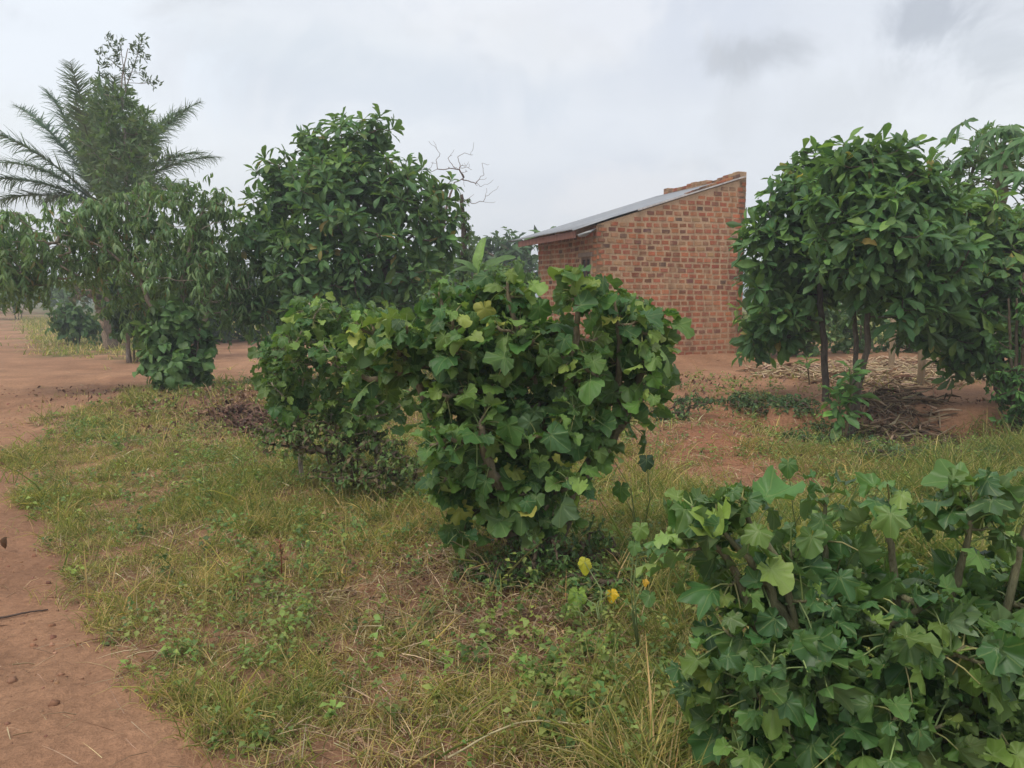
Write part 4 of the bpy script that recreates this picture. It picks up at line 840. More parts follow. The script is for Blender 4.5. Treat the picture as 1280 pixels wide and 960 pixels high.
# ---- hedge behind the yard
HG = [(0.05, 0.11, 0.04), (0.07, 0.15, 0.05), (0.10, 0.19, 0.06), (0.17, 0.22, 0.09)]
HG = [(0.08, 0.15, 0.06), (0.11, 0.2, 0.07), (0.15, 0.25, 0.09), (0.22, 0.28, 0.12)]
for k_, (cx_, Yh, lab) in enumerate(((955, 17.5, 'bush just behind the right corner of the brick house'), (1010, 18, 'bush of the back hedge behind the dark stem'), (1075, 19, 'bush of the back hedge left of the bare post'), (1140, 19, 'shaded bush behind the bare standing post'),
                                      (1205, 18.5, 'shaded bush behind the short stub post'), (1275, 18, 'bush of the back hedge at the far right'))):
    yb = 448 if k_ < 2 else 444
    bush('hedge_bush', lab, 'bush', [(cx_, 405, Yh, 40, 34), (cx_ - 14, 425, Yh, 28, 20), (cx_ + 18, 375, Yh, 30, 26), (cx_, 340, Yh, 30, 24)] + ([(cx_, 300, Yh, 34, 36)] if k_ > 1 else []), 150, 0.18, HG if k_ < 2 else HG[:2], per=12, length=0.45, dmin=0.15, group='bushes of the hedge behind the yard')
# ---- far background
FARC = [(0.07, 0.13, 0.055), (0.09, 0.155, 0.065), (0.06, 0.11, 0.05)]
def far_tree(label, blobs, n, Y, ll=0.4):
    x_ = P(blobs[0][0], 380, Y)[0]; z_ = float(height(x_, Y)); yb = float(proj(x_, Y, z_)[1]); cx_, cy_ = blobs[0][0], blobs[0][1]
    return tree('background_tree', label, 'tree', (x_, Y, z_), [([(cx_, yb, Y), (cx_ + 2, (yb + cy_) / 2, Y), (cx_ - 1, cy_, Y)], [0.2, 0.14, 0.06])], [(a, b_, Y, c_, d_) for a, b_, c_, d_ in blobs], n,
                lambda cb, t_, o_: sprays(cb, t_, o_, 14, ll, FARC, None, temps=T_small + T_oval[:1], length=ll * 2.6, droop=0.3), dmin=0.3, rtip=0.02, group='trees in the distance')
far_tree('dense round tree just left of the tin eave of the house', [(640, 318, 34, 26), (610, 312, 24, 18), (655, 345, 26, 20)], 170, 34)
far_tree('distant tree between the big left tree and the banana leaf', [(590, 330, 22, 26), (570, 350, 30, 30)], 120, 38)
far_tree('distant tree beyond the bend of the track at the left edge', [(20, 362, 36, 12), (-20, 358, 40, 18), (60, 364, 30, 12), (-90, 350, 60, 26)], 320, 62, 0.55)
far_tree('distant tree seen low between the stump and the drooping tree', [(150, 360, 46, 14), (200, 366, 44, 12), (100, 362, 30, 10)], 170, 70, 0.6)
far_tree('distant tree seen through the big left tree', [(330, 350, 60, 22), (400, 355, 60, 18), (270, 358, 40, 14)], 200, 60, 0.6)
far_tree('distant tree behind the shrubs left of the house', [(480, 350, 60, 20), (540, 345, 44, 24)], 170, 58, 0.6)
far_tree('distant tree behind the hedge on the right', [(1000, 350, 60, 24), (1080, 345, 60, 30)], 160, 50, 0.6)
far_tree('distant tree behind the papaya at the far right', [(1200, 345, 60, 30), (1290, 340, 60, 36)], 160, 48, 0.6)
# small conifer-like tips behind the roof
def banana(name, label, px, py, Y, leaves, ll):
    top = P(px, py, Y); bx, by = top[0], top[1]; bz = float(height(bx, by)); th = thing(name, (bx, by, bz), label, 'banana plant')
    tb = MB(); tb.tube([(bx, by, bz - 0.05), (bx + 0.02, by, (bz + top[2]) / 2), tuple(top)], [0.13, 0.10, 0.05], 10, (0.22, 0.22, 0.10)); tb.build('trunk', M['stalk'], th)
    lf = MB()
    for (ang, el, l_, c_) in leaves:
        d = np.array([[math.cos(R(ang)) * math.cos(R(el)), math.sin(R(ang)) * math.cos(R(el)), math.sin(R(el))]])
        nz = np.array([[-math.cos(R(ang)) * 0.7, -0.7, 0.55]]); lf.inst_multi(T_band, np.array([top]), d, nz, [l_ * ll], np.array([c_]))
    lf.build('foliage', M['leaf'], th)
gB = (0.11, 0.20, 0.065); gC = (0.20, 0.33, 0.09)
banana('banana_plant', 'banana plant with one upright lime leaf behind the large shrub', 596, 342, 11.5, [(60, 78, 0.72, gC), (10, 32, 0.8, gB), (170, 25, 0.6, gB), (-30, 5, 0.7, gB), (200, 50, 0.5, gB)], 0.8)
banana('banana_plant', 'banana plant behind the house whose ragged leaf tips stand above the eave', 690, 312, 22, [(80, 80, 0.95, gB), (150, 62, 1.1, gB), (200, 40, 0.9, gB)], 0.95)
bush('green_shrub', 'fine-leaved light green shrub left of the house wall', 'shrub', [(640, 345, 10.5, 34, 22), (610, 352, 10.5, 26, 22), (560, 370, 10.5, 30, 24)], 130, 0.09, [(0.11, 0.20, 0.07), (0.15, 0.24, 0.08)], per=16, temps=T_small, length=0.25, dmin=0.07)
# creeper covered post and bare twigs right of the big tree
Yt = 15.0
tree('creeper_post', 'narrow creeper-hung snag standing beside the right side of the big tree', 'dead tree', (P(580, 400, Yt)[0], Yt, float(height(P(580, 400, Yt)[0], Yt))),
     [([(578, 452, Yt), (580, 350, Yt), (579, 290, Yt), (577, 243, Yt)], [0.07, 0.06, 0.05, 0.03])],
     [(579, 262, Yt, 5, 16), (582, 285, Yt, 7, 18), (583, 315, Yt, 9, 24), (580, 345, Yt, 10, 24)], 90, lambda cb, t_, o_: sprays(cb, t_, o_, 10, 0.10, [(0.08, 0.15, 0.055), (0.13, 0.2, 0.08)], None, temps=T_small, length=0.15, droop=0.8), dmin=0.05, shell=0.1, barkc=(0.12, 0.09, 0.07))
th = thing('bare_tree', (P(556, 400, 16)[0], 16, float(height(P(556, 400, 16)[0], 16))), 'bare twigs of a leafless tree poking out past the right side of the big tree', 'dead tree')
sk = Skel(); bx_ = P(552, 455, 16.0); bx_[2] = float(height(bx_[0], 16.0)) - .05; l_ = sk.line([bx_, P(550, 350, 16), P(556, 270, 16), P(568, 228, 16)], [0.07, 0.05, 0.03, 0.012])
tp = [P(*q_) for q_ in ((550, 192, 16), (545, 200, 16), (575, 205, 16), (586, 202, 16), (605, 218, 16), (592, 228, 16), (600, 222, 16), (584, 214, 16.2), (572, 196, 16), (590, 212, 15.9), (565, 205, 16), (580, 222, 16), (597, 232, 16), (560, 198, 16.1))]
tp = tp + [q_ + rng.normal(0, .22, 3) for q_ in tp for _ in range(3)]
ch, cnt = sk.grow(tp, 0.003, wig=0.14); tb = MB(); sk.mesh(tb, [l_], ch, cnt, 0.003, (0.22, 0.16, 0.13), 5); tb.build('branches', M['bark'], th)

# ================================================================== YARD THINGS
def post(label, px0, py0, px1, py1, Y, r_, colr):
    a = P(px0, py0, Y); a[2] = float(height(a[0], a[1])) - 0.06; b_ = P(px1, py1, Y); th_ = MB(); n_ = 9; u = np.linspace(0, 1, n_)[:, None]
    pts = a + (b_ - a) * u + rng.normal(0, r_ * 0.13, (n_, 3)); rr = r_ * (1.06 - 0.12 * u[:, 0]) * (1 + rng.normal(0, 0.05, n_)); th_.tube(pts, rr, 12, colr)
    return tag(th_.build('wooden_post', M['wood'], None, origin=a), label, 'post')
post('slim bare pole standing in the stalk pile before the dark hedge', 1114, 452, 1117, 398, 14.5, 0.055, (0.34, 0.25, 0.16))
post('short weathered stub post with a ragged top in front of the stalk pile', 1151, 487, 1153, 430, 11.9, 0.055, (0.30, 0.22, 0.14))
def heap(name, label, cat, els, n, lmin, lmax, cols, hgt, up=0.12, wmul=1.0, smul=0.7):
    """tangle of dry stalks; els = ellipses in photo pixels on the ground"""
    tb = MB(); area = np.array([e[2] * e[3] for e in els], float); k_ = rng.choice(len(els), n, p=area / area.sum()); e = np.array(els, float)[k_]; a = rng.uniform(0, 6.28, n); r_ = np.sqrt(rng.random(n))
    pos = GV(e[:, 0] + e[:, 2] * r_ * np.cos(a), e[:, 1] + e[:, 3] * r_ * np.sin(a)); pos[:, 2] += hgt * (1 - r_) * rng.random(n) + 0.01
    T_ = T_strip + [blade(3, 1, lambda u: math.sin(math.pi * (0.1 + 0.8 * u)), 0.9, c_, 0.4, 0.10 * wmul) for c_ in (0.3, 1.0)]
    a = rng.normal(0, 1.3, n) + np.where(rng.random(n) < 0.5, 0, math.pi); Yd = np.stack([np.cos(a), np.sin(a), rng.normal(0, up, n)], 1)
    tb.inst_multi(T_, pos, Yd, np.array([0, 0, 1]) + rng.normal(0, .6, (n, 3)), rng.uniform(lmin, lmax, n), pick(cols, n, None, 0.22), np.full(n, smul))
    for i in range(n // 9):
        j = rng.integers(n); d = Yd[j] / np.linalg.norm(Yd[j]); l_ = rng.uniform(lmin, lmax) * 1.1; p_ = pos[j] + [0, 0, 0.02]
        tb.tube([p_, p_ + d * l_ * 0.5 + [0, 0, rng.normal(0, .015)], p_ + d * l_], [0.011, 0.010, 0.007], 5, pick(cols[:2], 1)[0] * 1.05)
    return tag(tb.build(name, M['straw'], None, origin=G(els[0][0], els[0][1])), label, cat)
STR = [(0.58, 0.44, 0.28), (0.50, 0.36, 0.23), (0.34, 0.23, 0.15), (0.22, 0.14, 0.09)]
heap('stalk_pile', 'wide pale pile of dry maize stalks lying across the back of the yard', 'stalk pile', [(1130, 462, 110, 14), (1070, 468, 90, 14), (990, 465, 60, 9), (1190, 468, 60, 12), (1130, 480, 80, 8)], 7000, 0.08, 0.38, STR, 0.13, 0.2, 1.0, 0.75)
heap('stalk_heap', 'dark tangled heap of rotting stalks on the lip of the earth bank', 'stalk heap', [(1120, 522, 55, 14), (1095, 515, 36, 14), (1150, 526, 40, 10)], 1300, 0.16, 0.42, [(0.34, 0.24, 0.15), (0.22, 0.15, 0.09), (0.13, 0.085, 0.055), (0.42, 0.31, 0.2)], 0.19, 0.28, 1.0, 0.85)
heap('leaf_heap', 'brown heap of curled dead leaves left of the slimmer shrub', 'leaf heap', [(325, 535, 44, 16), (300, 522, 40, 14)], 900, 0.08, 0.2, [(0.17, 0.095, 0.065), (0.22, 0.13, 0.09), (0.10, 0.06, 0.045)], 0.14, 0.6, 2.6, 1.0)

# ================================================================== JATROPHA SHRUBS
JC = [(0.10, 0.19, 0.052), (0.065, 0.145, 0.045), (0.15, 0.25, 0.06), (0.24, 0.34, 0.08), (0.42, 0.44, 0.10)]
def jatropha(name, label, base, trunks, blobs, ntip, leafs=(0.10, 0.155), per=(7, 12), rtip=0.012, dmin=0.1, barkc=(0.23, 0.185, 0.12), p=(0.38, 0.33, 0.19, 0.08, 0.02), shell=0.4, fruit=(), petiole=(0.08, 0.17), hang=1.0, shoot=0.28, inner=0.35, temps=None, name_base=False):
    temps = temps or T_jat
    th = thing(name, base, label, 'shrub'); sk = Skel(); tl = []
    for pts, rr in trunks:
        pp = [P(*q_) for q_ in pts]; 
        if pts[0][1] > 700 or (name_base and pts[0][1] > 540): pp[0][2] = float(height(pp[0][0], pp[0][1])) - 0.05
        tl.append(sk.line(pp, rr))
    tips, ow = blob_tips(blobs, ntip, shell); tips, ow = thin(tips, ow, dmin)
    tips[:, 2] = np.maximum(tips[:, 2], height(tips[:, 0], tips[:, 1]) + 0.15)
    ch, cnt = sk.grow(list(tips), rtip, up=0.5, wig=0.04)
    tb = MB(); sk.mesh(tb, tl, ch, cnt, rtip, barkc, 8, 0.42); tb.build('stem', M['bark'], th)
    for ids in tl: ch.append((ids[-9:], rtip))
    LP, LY, LZ, LS, LC = [], [], [], [], []; pm = MB(); ctr = P(*blobs[0][:3])
    for c_, _ in ch:
        pts = np.array([sk.p[i] for i in c_]); seg = np.linalg.norm(np.diff(pts, axis=0), axis=1); cum = np.concatenate([[0], np.cumsum(seg)]); Lt = cum[-1]
        n_ = rng.integers(*per); ax = nrm(pts[-1] - pts[max(0, len(pts) - 3)]); a0 = rng.uniform(0, 6.28)
        for j in range(n_):
            u = (j / n_)**1.3; back = u * min(shoot, Lt * 0.95); s_ = Lt - back; pos = np.array([np.interp(s_, cum, pts[:, k_]) for k_ in range(3)])
            a = a0 + j * 2.4; e1 = nrm(np.cross(ax, [0.2, 0.9, 0.35])); e2 = np.cross(ax, e1); rd = math.cos(a) * e1 + math.sin(a) * e2
            pl = rng.uniform(*petiole) * (0.55 + 0.6 * u); pd = nrm(rd + ax * (1.0 - 1.1 * u) + np.array([0, 0, 0.25]))
            pe = pos + pd * pl + np.array([0, 0, -0.15 * pl])
            if pe[2] < height(pe[0], pe[1]) + 0.06: continue
            pm.tube([pos, pos + pd * pl * 0.55, pe], [0.0032, 0.0026, 0.002], 4, pick([(0.26, 0.34, 0.12), (0.32, 0.33, 0.13), (0.20, 0.28, 0.10)], 1)[0], cap=False)
            h_ = np.array([pd[0], pd[1], 0]) + 0.35 * np.array([pe[0] - ctr[0], pe[1] - ctr[1], 0]); h_ = nrm(h_ + rng.normal(0, .6, 3) * [1, 1, 0])
            dr = rng.uniform(-0.15, 1.5) * hang * (0.55 + 0.6 * u); Yd = h_ * math.cos(dr) - np.array([0, 0, 1]) * math.sin(dr) + rng.normal(0, .28, 3); Zn = h_ * math.sin(dr) + np.array([0, 0, 1]) * math.cos(dr) + rng.normal(0, .5, 3)
            LP.append(pe); LY.append(Yd); LZ.append(Zn); LS.append(rng.uniform(*leafs) * (0.6 + 0.5 * min(1, u * 2.0)) * 0.78)
            cp = np.array(p) * (np.array([1, 1, 1, 2.2, 1.2]) if u < 0.3 else np.array([1, 1.1, 1, 0.6, 1])); LC.append(pick(JC, 1, cp / cp.sum(), 0.12)[0])
    lf = MB(); lf.inst_multi(temps, np.array(LP), np.array(LY), np.array(LZ), np.array(LS), np.array(LC)); lf.build('foliage', M['leaf_glossy' if temps is T_jat_near else 'leaf_lobed'], th)
    pm.build('leaf_stalks', M['stalk'], th)
    for (fx_, fy_, fY, fr_) in fruit:
        c_ = P(fx_, fy_, fY); fb = MB(); a = np.linspace(0, math.pi, 9); fb.tube([c_ + np.array([0, 0, -math.cos(t_)]) * fr_ * 1.15 for t_ in a], [max(0.0006, fr_ * math.sin(t_)) for t_ in a], 14, (0.20, 0.30, 0.08))
        fb.build('fruit', M['fruit'], th)
    return th
Ym = 4.45
jatropha('jatropha_shrub', 'largest leafy shrub with a thick old trunk in the centre of the grass verge', G(682, 738),
    [([(672, 742, Ym), (672, 690, Ym), (662, 630, Ym), (640, 560, Ym), (610, 480, Ym - .05), (590, 430, Ym - .1)], [0.085, 0.075, 0.06, 0.045, 0.026, 0.010]),
     ([(688, 742, Ym), (686, 680, Ym), (692, 600, Ym), (705, 520, Ym - .1), (718, 440, Ym - .2), (722, 370, Ym - .25), (720, 345, Ym - .25)], [0.085, 0.07, 0.045, 0.04, 0.020, 0.011, 0.006]),
     ([(684, 700, Ym + .05), (720, 610, Ym + .05), (770, 540, Ym + .05), (800, 470, Ym), (812, 420, Ym)], [0.08, 0.05, 0.035, 0.022, 0.009]),
     ([(668, 700, Ym), (610, 620, Ym + .05), (560, 560, Ym + .05), (515, 465, Ym), (490, 420, Ym)], [0.07, 0.045, 0.032, 0.02, 0.009]),
     ([(680, 690, Ym + .1), (670, 580, Ym + .35), (650, 470, Ym + .45), (640, 400, Ym + .45)], [0.07, 0.04, 0.03, 0.015]),
     ([(640, 560, Ym), (600, 470, Ym), (560, 400, Ym - .1), (548, 365, Ym - .1)], [0.03, 0.022, 0.014, 0.006]), ([(692, 600, Ym), (668, 480, Ym - .1), (640, 390, Ym - .15), (634, 352, Ym - .15)], [0.03, 0.02, 0.013, 0.006]), ([(770, 540, Ym + .05), (775, 440, Ym - .1), (768, 375, Ym - .1)], [0.025, 0.016, 0.006]),
     ([(672, 690, Ym - .08), (615, 590, Ym - .35), (600, 530, Ym - .42)], [0.05, 0.03, 0.015])],
    [(650, 470, Ym, 120, 90, 0.45), (540, 430, Ym, 62, 50, 0.4), (600, 410, Ym, 75, 48, 0.45), (700, 420, Ym, 90, 56, 0.45), (790, 450, Ym, 56, 60, 0.35), (720, 360, Ym - .2, 26, 22, 0.1), (570, 530, Ym - .2, 62, 60, 0.4), (680, 560, Ym - .15, 90, 60, 0.35),
     (800, 410, Ym, 40, 30, 0.3), (600, 620, Ym - .2, 46, 60, 0.25), (650, 640, Ym - .25, 40, 36, 0.1), (720, 640, Ym - .1, 34, 40, 0.2), (700, 600, Ym - .2, 50, 24, 0.2), (560, 590, Ym - .1, 34, 40, 0.25), (585, 380, Ym, 40, 26, 0.25), (640, 360, Ym, 30, 20, 0.2), (770, 385, Ym, 40, 26, 0.2), (460, 420, Ym + .2, 40, 40, .3), (470, 480, Ym + .2, 34, 40, .3), (770, 520, Ym, 36, 30, 0.2), (510, 400, Ym + .1, 36, 30, 0.3), (650, 380, Ym + .2, 60, 30, 0.3)],
    235, leafs=(0.08, 0.14), per=(7, 12), dmin=0.085, rtip=0.0085, p=(0.34, 0.30, 0.22, 0.12, 0.02))
Yn = 6.3
jatropha('jatropha_shrub', 'slimmer shrub with a pale leaning stem behind the left side of the largest one', G(478, 575),
    [([(482, 580, Yn), (468, 540, Yn), (445, 495, Yn), (415, 450, Yn), (395, 420, Yn)], [0.026, 0.023, 0.02, 0.015, 0.010]), ([(480, 580, Yn + .1), (462, 510, Yn + .2), (458, 440, Yn + .2)], [0.028, 0.02, 0.012]),
     ([(376, 548, Yn + .4), (372, 500, Yn + .4), (374, 430, Yn + .4), (384, 380, Yn + .4)], [0.022, 0.018, 0.014, 0.01])],
    [(400, 420, Yn, 50, 44, .4), (385, 385, Yn + .2, 36, 26, .3), (360, 470, Yn + .3, 32, 46, .35), (445, 450, Yn, 50, 46, .4), (430, 510, Yn, 40, 30, .3), (480, 490, Yn + .1, 36, 50, .3), (345, 450, Yn + .4, 20, 30, .25), (375, 510, Yn + .3, 30, 24, .25), (430, 530, Yn + .2, 40, 20, .25), (350, 500, Yn + .4, 20, 26, .2), (470, 410, Yn + .1, 36, 30, .3)],
    190, name_base=True, p=(0.4, 0.25, 0.24, 0.1, 0.01), leafs=(0.065, 0.11), per=(7, 12), dmin=0.085, rtip=0.006, barkc=(0.42, 0.35, 0.27))
Yr = 2.25
gb = (P(1080, 900, Yr)[0], Yr, float(height(P(1080, 900, Yr)[0], Yr)))
jatropha('jatropha_shrub', 'nearest shrub of large dark lobed leaves with green fruit, cut by the lower right corner', gb,
    [([(1060, 1080, Yr), (1080, 980, Yr), (1050, 860, Yr), (985, 780, Yr), (950, 720, Yr), (900, 660, Yr - .05)], [0.05, 0.04, 0.03, 0.018, 0.012, 0.006]),
     ([(1100, 1080, Yr), (1120, 960, Yr + .1), (1150, 840, Yr + .1), (1185, 760, Yr + .05), (1205, 690, Yr), (1216, 640, Yr)], [0.05, 0.04, 0.022, 0.014, 0.010, 0.006]),
     ([(1090, 1080, Yr), (1080, 900, Yr + .3), (1070, 780, Yr + .4), (1075, 720, Yr + .4)], [0.05, 0.035, 0.022, 0.012]),
     ([(1050, 860, Yr), (985, 740, Yr), (940, 660, Yr), (925, 620, Yr)], [0.016, 0.012, 0.008, 0.005]), ([(1050, 860, Yr), (930, 740, Yr), (880, 670, Yr), (866, 632, Yr)], [0.016, 0.012, 0.008, 0.005]), ([(1080, 900, Yr + .3), (1040, 760, Yr + .1), (1030, 670, Yr + .1), (1034, 618, Yr + .1)], [0.016, 0.012, 0.008, 0.005]), ([(1150, 840, Yr + .1), (1120, 730, Yr), (1108, 660, Yr), (1112, 625, Yr)], [0.016, 0.012, 0.008, 0.005]), ([(1200, 900, Yr), (1262, 740, Yr), (1285, 650, Yr), (1290, 600, Yr)], [0.016, 0.012, 0.008, 0.005]),
     ([(1120, 1060, Yr), (1200, 900, Yr), (1280, 800, Yr + .1)], [0.04, 0.028, 0.014])],
    [(1060, 820, Yr, 150, 110, .3), (960, 760, Yr, 90, 70, .25), (900, 700, Yr, 40, 36, .14), (1140, 760, Yr, 110, 50, .3), (1080, 725, Yr + .2, 90, 34, .25), (980, 890, Yr, 90, 80, .25), (1130, 900, Yr - .05, 110, 80, .25), (900, 820, Yr, 50, 60, .2), (1240, 800, Yr, 90, 90, .3), (1250, 900, Yr, 90, 70, .25), (1310, 740, Yr + .2, 70, 60, .25), (1330, 900, Yr + .1, 80, 100, .3), (875, 655, Yr - .02, 26, 26, .05), (1215, 640, Yr, 34, 26, .06), (1000, 715, Yr + .1, 50, 28, .15), (840, 700, Yr, 20, 26, .05)],
    180, temps=T_jat_near, leafs=(0.06, 0.115), per=(7, 12), dmin=0.065, rtip=0.0045, barkc=(0.19, 0.18, 0.10), petiole=(0.06, 0.15), p=(0.42, 0.34, 0.17, 0.06, 0.005), shoot=0.22,
    fruit=[(838, 675, Yr - .03, .0105), (849, 678, Yr - .05, .0115), (837, 662, Yr, .0085), (846, 664, Yr + .02, .009)])
bush('undergrowth_shrub', 'low scrambling undergrowth at the foot of the slimmer shrub', 'undergrowth', [(400, 545, 6.3, 60, 24), (460, 560, 6.2, 50, 26), (500, 590, 6.0, 36, 34), (350, 540, 6.6, 40, 18), (440, 590, 6.0, 60, 18)], 260, 0.05, [(0.14, 0.23, 0.08), (0.20, 0.28, 0.09), (0.22, 0.17, 0.10)], per=16, temps=T_small, length=0.16, dmin=0.04)
bush('undergrowth_shrub', 'dark undergrowth round the thick trunk of the largest shrub', 'undergrowth', [(700, 720, 4.2, 60, 34), (745, 690, 4.3, 26, 40), (640, 730, 4.15, 50, 34), (590, 720, 4.2, 30, 24), (675, 690, 4.1, 50, 30), (800, 700, 4.3, 34, 30), (760, 780, 4.0, 50, 24)], 200, 0.045, [(0.09, 0.17, 0.06), (0.13, 0.22, 0.075)], per=14, temps=T_small + T_lanc, length=0.14, dmin=0.035)
# yellowing climber leaves by the trunk
def leafy_weed(name, label, cat, base_px, leaves, Y):
    """leaves: (px, py, dY, size, colour, droop)"""
    b_ = G(*base_px); th = thing(name, b_, label, cat); st = MB(); lf = MB()
    for (px, py, dY, sz, c_, dr) in leaves:
        q_ = P(px, py, Y + dY); mid = (b_ + q_) / 2 + np.array([rng.normal(0, .03), rng.normal(0, .03), 0.06]); st.tube([b_, mid, q_], [0.004, 0.003, 0.002], 5, (0.20, 0.26, 0.10))
        h_ = nrm(np.array([rng.normal(0, .4), -1.0, 0])); Yd = h_ * math.cos(dr) - np.array([0, 0, 1]) * math.sin(dr); Zn = h_ * math.sin(dr) + np.array([0, 0, 1]) * math.cos(dr)
        lf.inst_multi(T_jat[7:], np.array([q_]), np.array([Yd]), np.array([Zn]), [sz], np.array([c_]))
    st.build('stem', M['stalk'], th); lf.build('foliage', M['leaf_lobed'], th)
Yw = 3.75
leafy_weed('climbing_weed', 'weed with two yellow leaves and a lime one right of the thick trunk', 'weed', (752, 800), [(731, 703, 0, .055, (0.55, 0.52, 0.05), 1.2), (764, 742, 0, .048, (0.72, 0.47, 0.03), 1.2), (722, 742, .02, .075, (0.24, 0.36, 0.06), 1.1), (708, 760, 0, .05, (0.14, 0.24, 0.05), 1.0)], Yw)
leafy_weed('climbing_weed', 'weed of green leaves with an orange tip left of the nearest shrub', 'weed', (800, 830), [(806, 727, -.6, .022, (0.62, 0.36, 0.04), 1.0), (812, 745, -.6, .05, (0.11, 0.21, 0.06), 0.9), (800, 660, -.5, .06, (0.17, 0.27, 0.07), 1.2), (793, 682, -.5, .045, (0.11, 0.2, 0.06), 1.1)], Yw)
leafy_weed('climbing_weed', 'upright weed rising between the nearest shrub and the cut bank', 'weed', (1000, 700), [(985, 580, -.9, .06, (0.09, 0.18, 0.05), 1.2), (1010, 630, -.9, .06, (0.17, 0.27, 0.06), .5), (1040, 640, -.9, .05, (0.14, 0.24, 0.06), .8), (1075, 600, -.9, .06, (0.16, 0.26, 0.06), .4), (1105, 640, -.9, .06, (0.10, 0.19, 0.05), .6)], 4.2)
leafy_weed('climbing_weed', 'lone dark leaves hanging on a stalk right of the largest shrub', 'weed', (800, 690), [(808, 575, 0, .07, (0.05, 0.09, 0.045), 1.3), (776, 610, 0, .085, (0.09, 0.17, 0.05), 1.35), (752, 550, 0, .05, (0.16, 0.24, 0.06), 1.2)], 4.25)

# ================================================================== GROUND COVER (stuff)
def scatter(n, y0, y1, wf, seed_margin=1.0):
    """random ground points inside the widened view wedge"""
    y = np.sqrt(rng.uniform(y0**2, y1**2, n)); x = rng.uniform(-1, 1, n) * (0.72 * y + seed_margin); return x, y
def pts_on(x, y): return np.stack([x, y, gheight(x, y)], 1)
GR = [(0.27, 0.29, 0.08), (0.18, 0.225, 0.065), (0.40, 0.37, 0.10), (0.50, 0.40, 0.16), (0.58, 0.43, 0.23)]
gm = MB(); tot = 0
def grass_band(ntuft, y0, y1, per, hmin, hmax, wsc, tall=0.0):
    global tot
    x, y = scatter(ntuft, y0, y1, None); v = veg(x, y); px, py = proj(x, y, 0 * x)
    k_ = rng.random(ntuft) < v; x, y, v, px, py = x[k_], y[k_], v[k_], px[k_], py[k_]
    lush = sst(700, 900, px) * (1 - 0.75 * pit_el(px, py, 1050, 590, 230, 45)) * (1 - pit_el(px, py, 900, 560, 110, 70)); lush = lush * (0.35 + 0.9 * sst(.35, .65, fbm(x * 2.2, y * 2.2, 222))); lush = np.maximum(lush, 0.6 * pit_el(px, py, 360, 890, 50, 70)); dryz = 0.5 * pit_el(px, py, 520, 800, 170, 130) + 0.35 * pit_el(px, py, 850, 580, 120, 60) + 0.3 * pit_el(px, py, 200, 740, 120, 60); lush = np.maximum(lush, pit_el(px, py, 1260, 570, 80, 40) * 0.9)
    n1_ = fbm(x * 0.9, y * 0.9, 201); n2_ = fbm(x * 2.5, y * 2.5, 207)
    for j in range(per):
        m_ = len(x); a = rng.uniform(0, 6.28, m_); lean = np.abs(rng.normal(0.55, 0.5, m_)) + 0.05; pos = pts_on(x + rng.normal(0, .03, m_) * (1 + y / 8), y + rng.normal(0, .03, m_) * (1 + y / 8))
        Yd = np.stack([np.cos(a) * lean, np.sin(a) * lean, np.ones(m_)], 1); Zd = np.stack([np.cos(a), np.sin(a), -lean], 1) * -1
        h_ = rng.uniform(hmin, hmax, m_) * (0.75 + (1.0 if hmax < 0.2 else 0.25) * np.clip(lush, 0, 1.2) + 0.5 * pit_el(px, py, 740, 900, 150, 90) * (hmax < 0.2)) * (0.45 + 2.3 * n2_**1.7 * (0.6 + 0.8 * fbm(x * 7, y * 7, 209, 2)))
        gr = rng.random(m_); dry = 0.78 + 1.3 * dryz - 0.40 * np.clip(lush, 0, 1) + 0.9 * (n1_ - 0.5) - 0.25 * pit_el(px, py, 240, 600, 200, 60)
        c_ = pick(GR[:3], m_, (0.4, 0.32, 0.28), 0.15); cd = pick(GR[3:], m_, None, 0.2); cc = np.where((rng.random(m_) < dry * 0.62)[:, None], cd, c_); lu = np.clip(lush, 0, 1)[:, None] * (gr[:, None] > 0.25)
        cc = cc * (1 - lu * 0.35) + np.array([0.16, 0.27, 0.09]) * lu * 0.35
        gm.inst_multi(T_grass, pos, Yd, Zd, h_, cc, np.clip(wsc * rng.uniform(0.7, 1.4, m_) * (0.11 / np.maximum(h_, 0.03))**0.6, 0.4, 6)); tot += m_
grass_band(11000, 1.6, 4.2, 12, 0.05, 0.16, 0.5)
grass_band(28000, 4.2, 8.0, 10, 0.05, 0.17, 0.62)
grass_band(26000, 8.0, 14.0, 7, 0.06, 0.19, 1.0)
grass_band(38000, 14.0, 50.0, 4, 0.14, 0.38, 3.0)
grass_band(1500, 1.6, 5.0, 3, 0.16, 0.34, 0.35)
grass_band(4500, 5.0, 11.0, 3, 0.16, 0.36, 0.5)
tag(gm.build('grass', M['grass']), 'short green and straw-coloured grass over the verge between the track and the yard', 'grass', kind='stuff'); print('blades', tot)
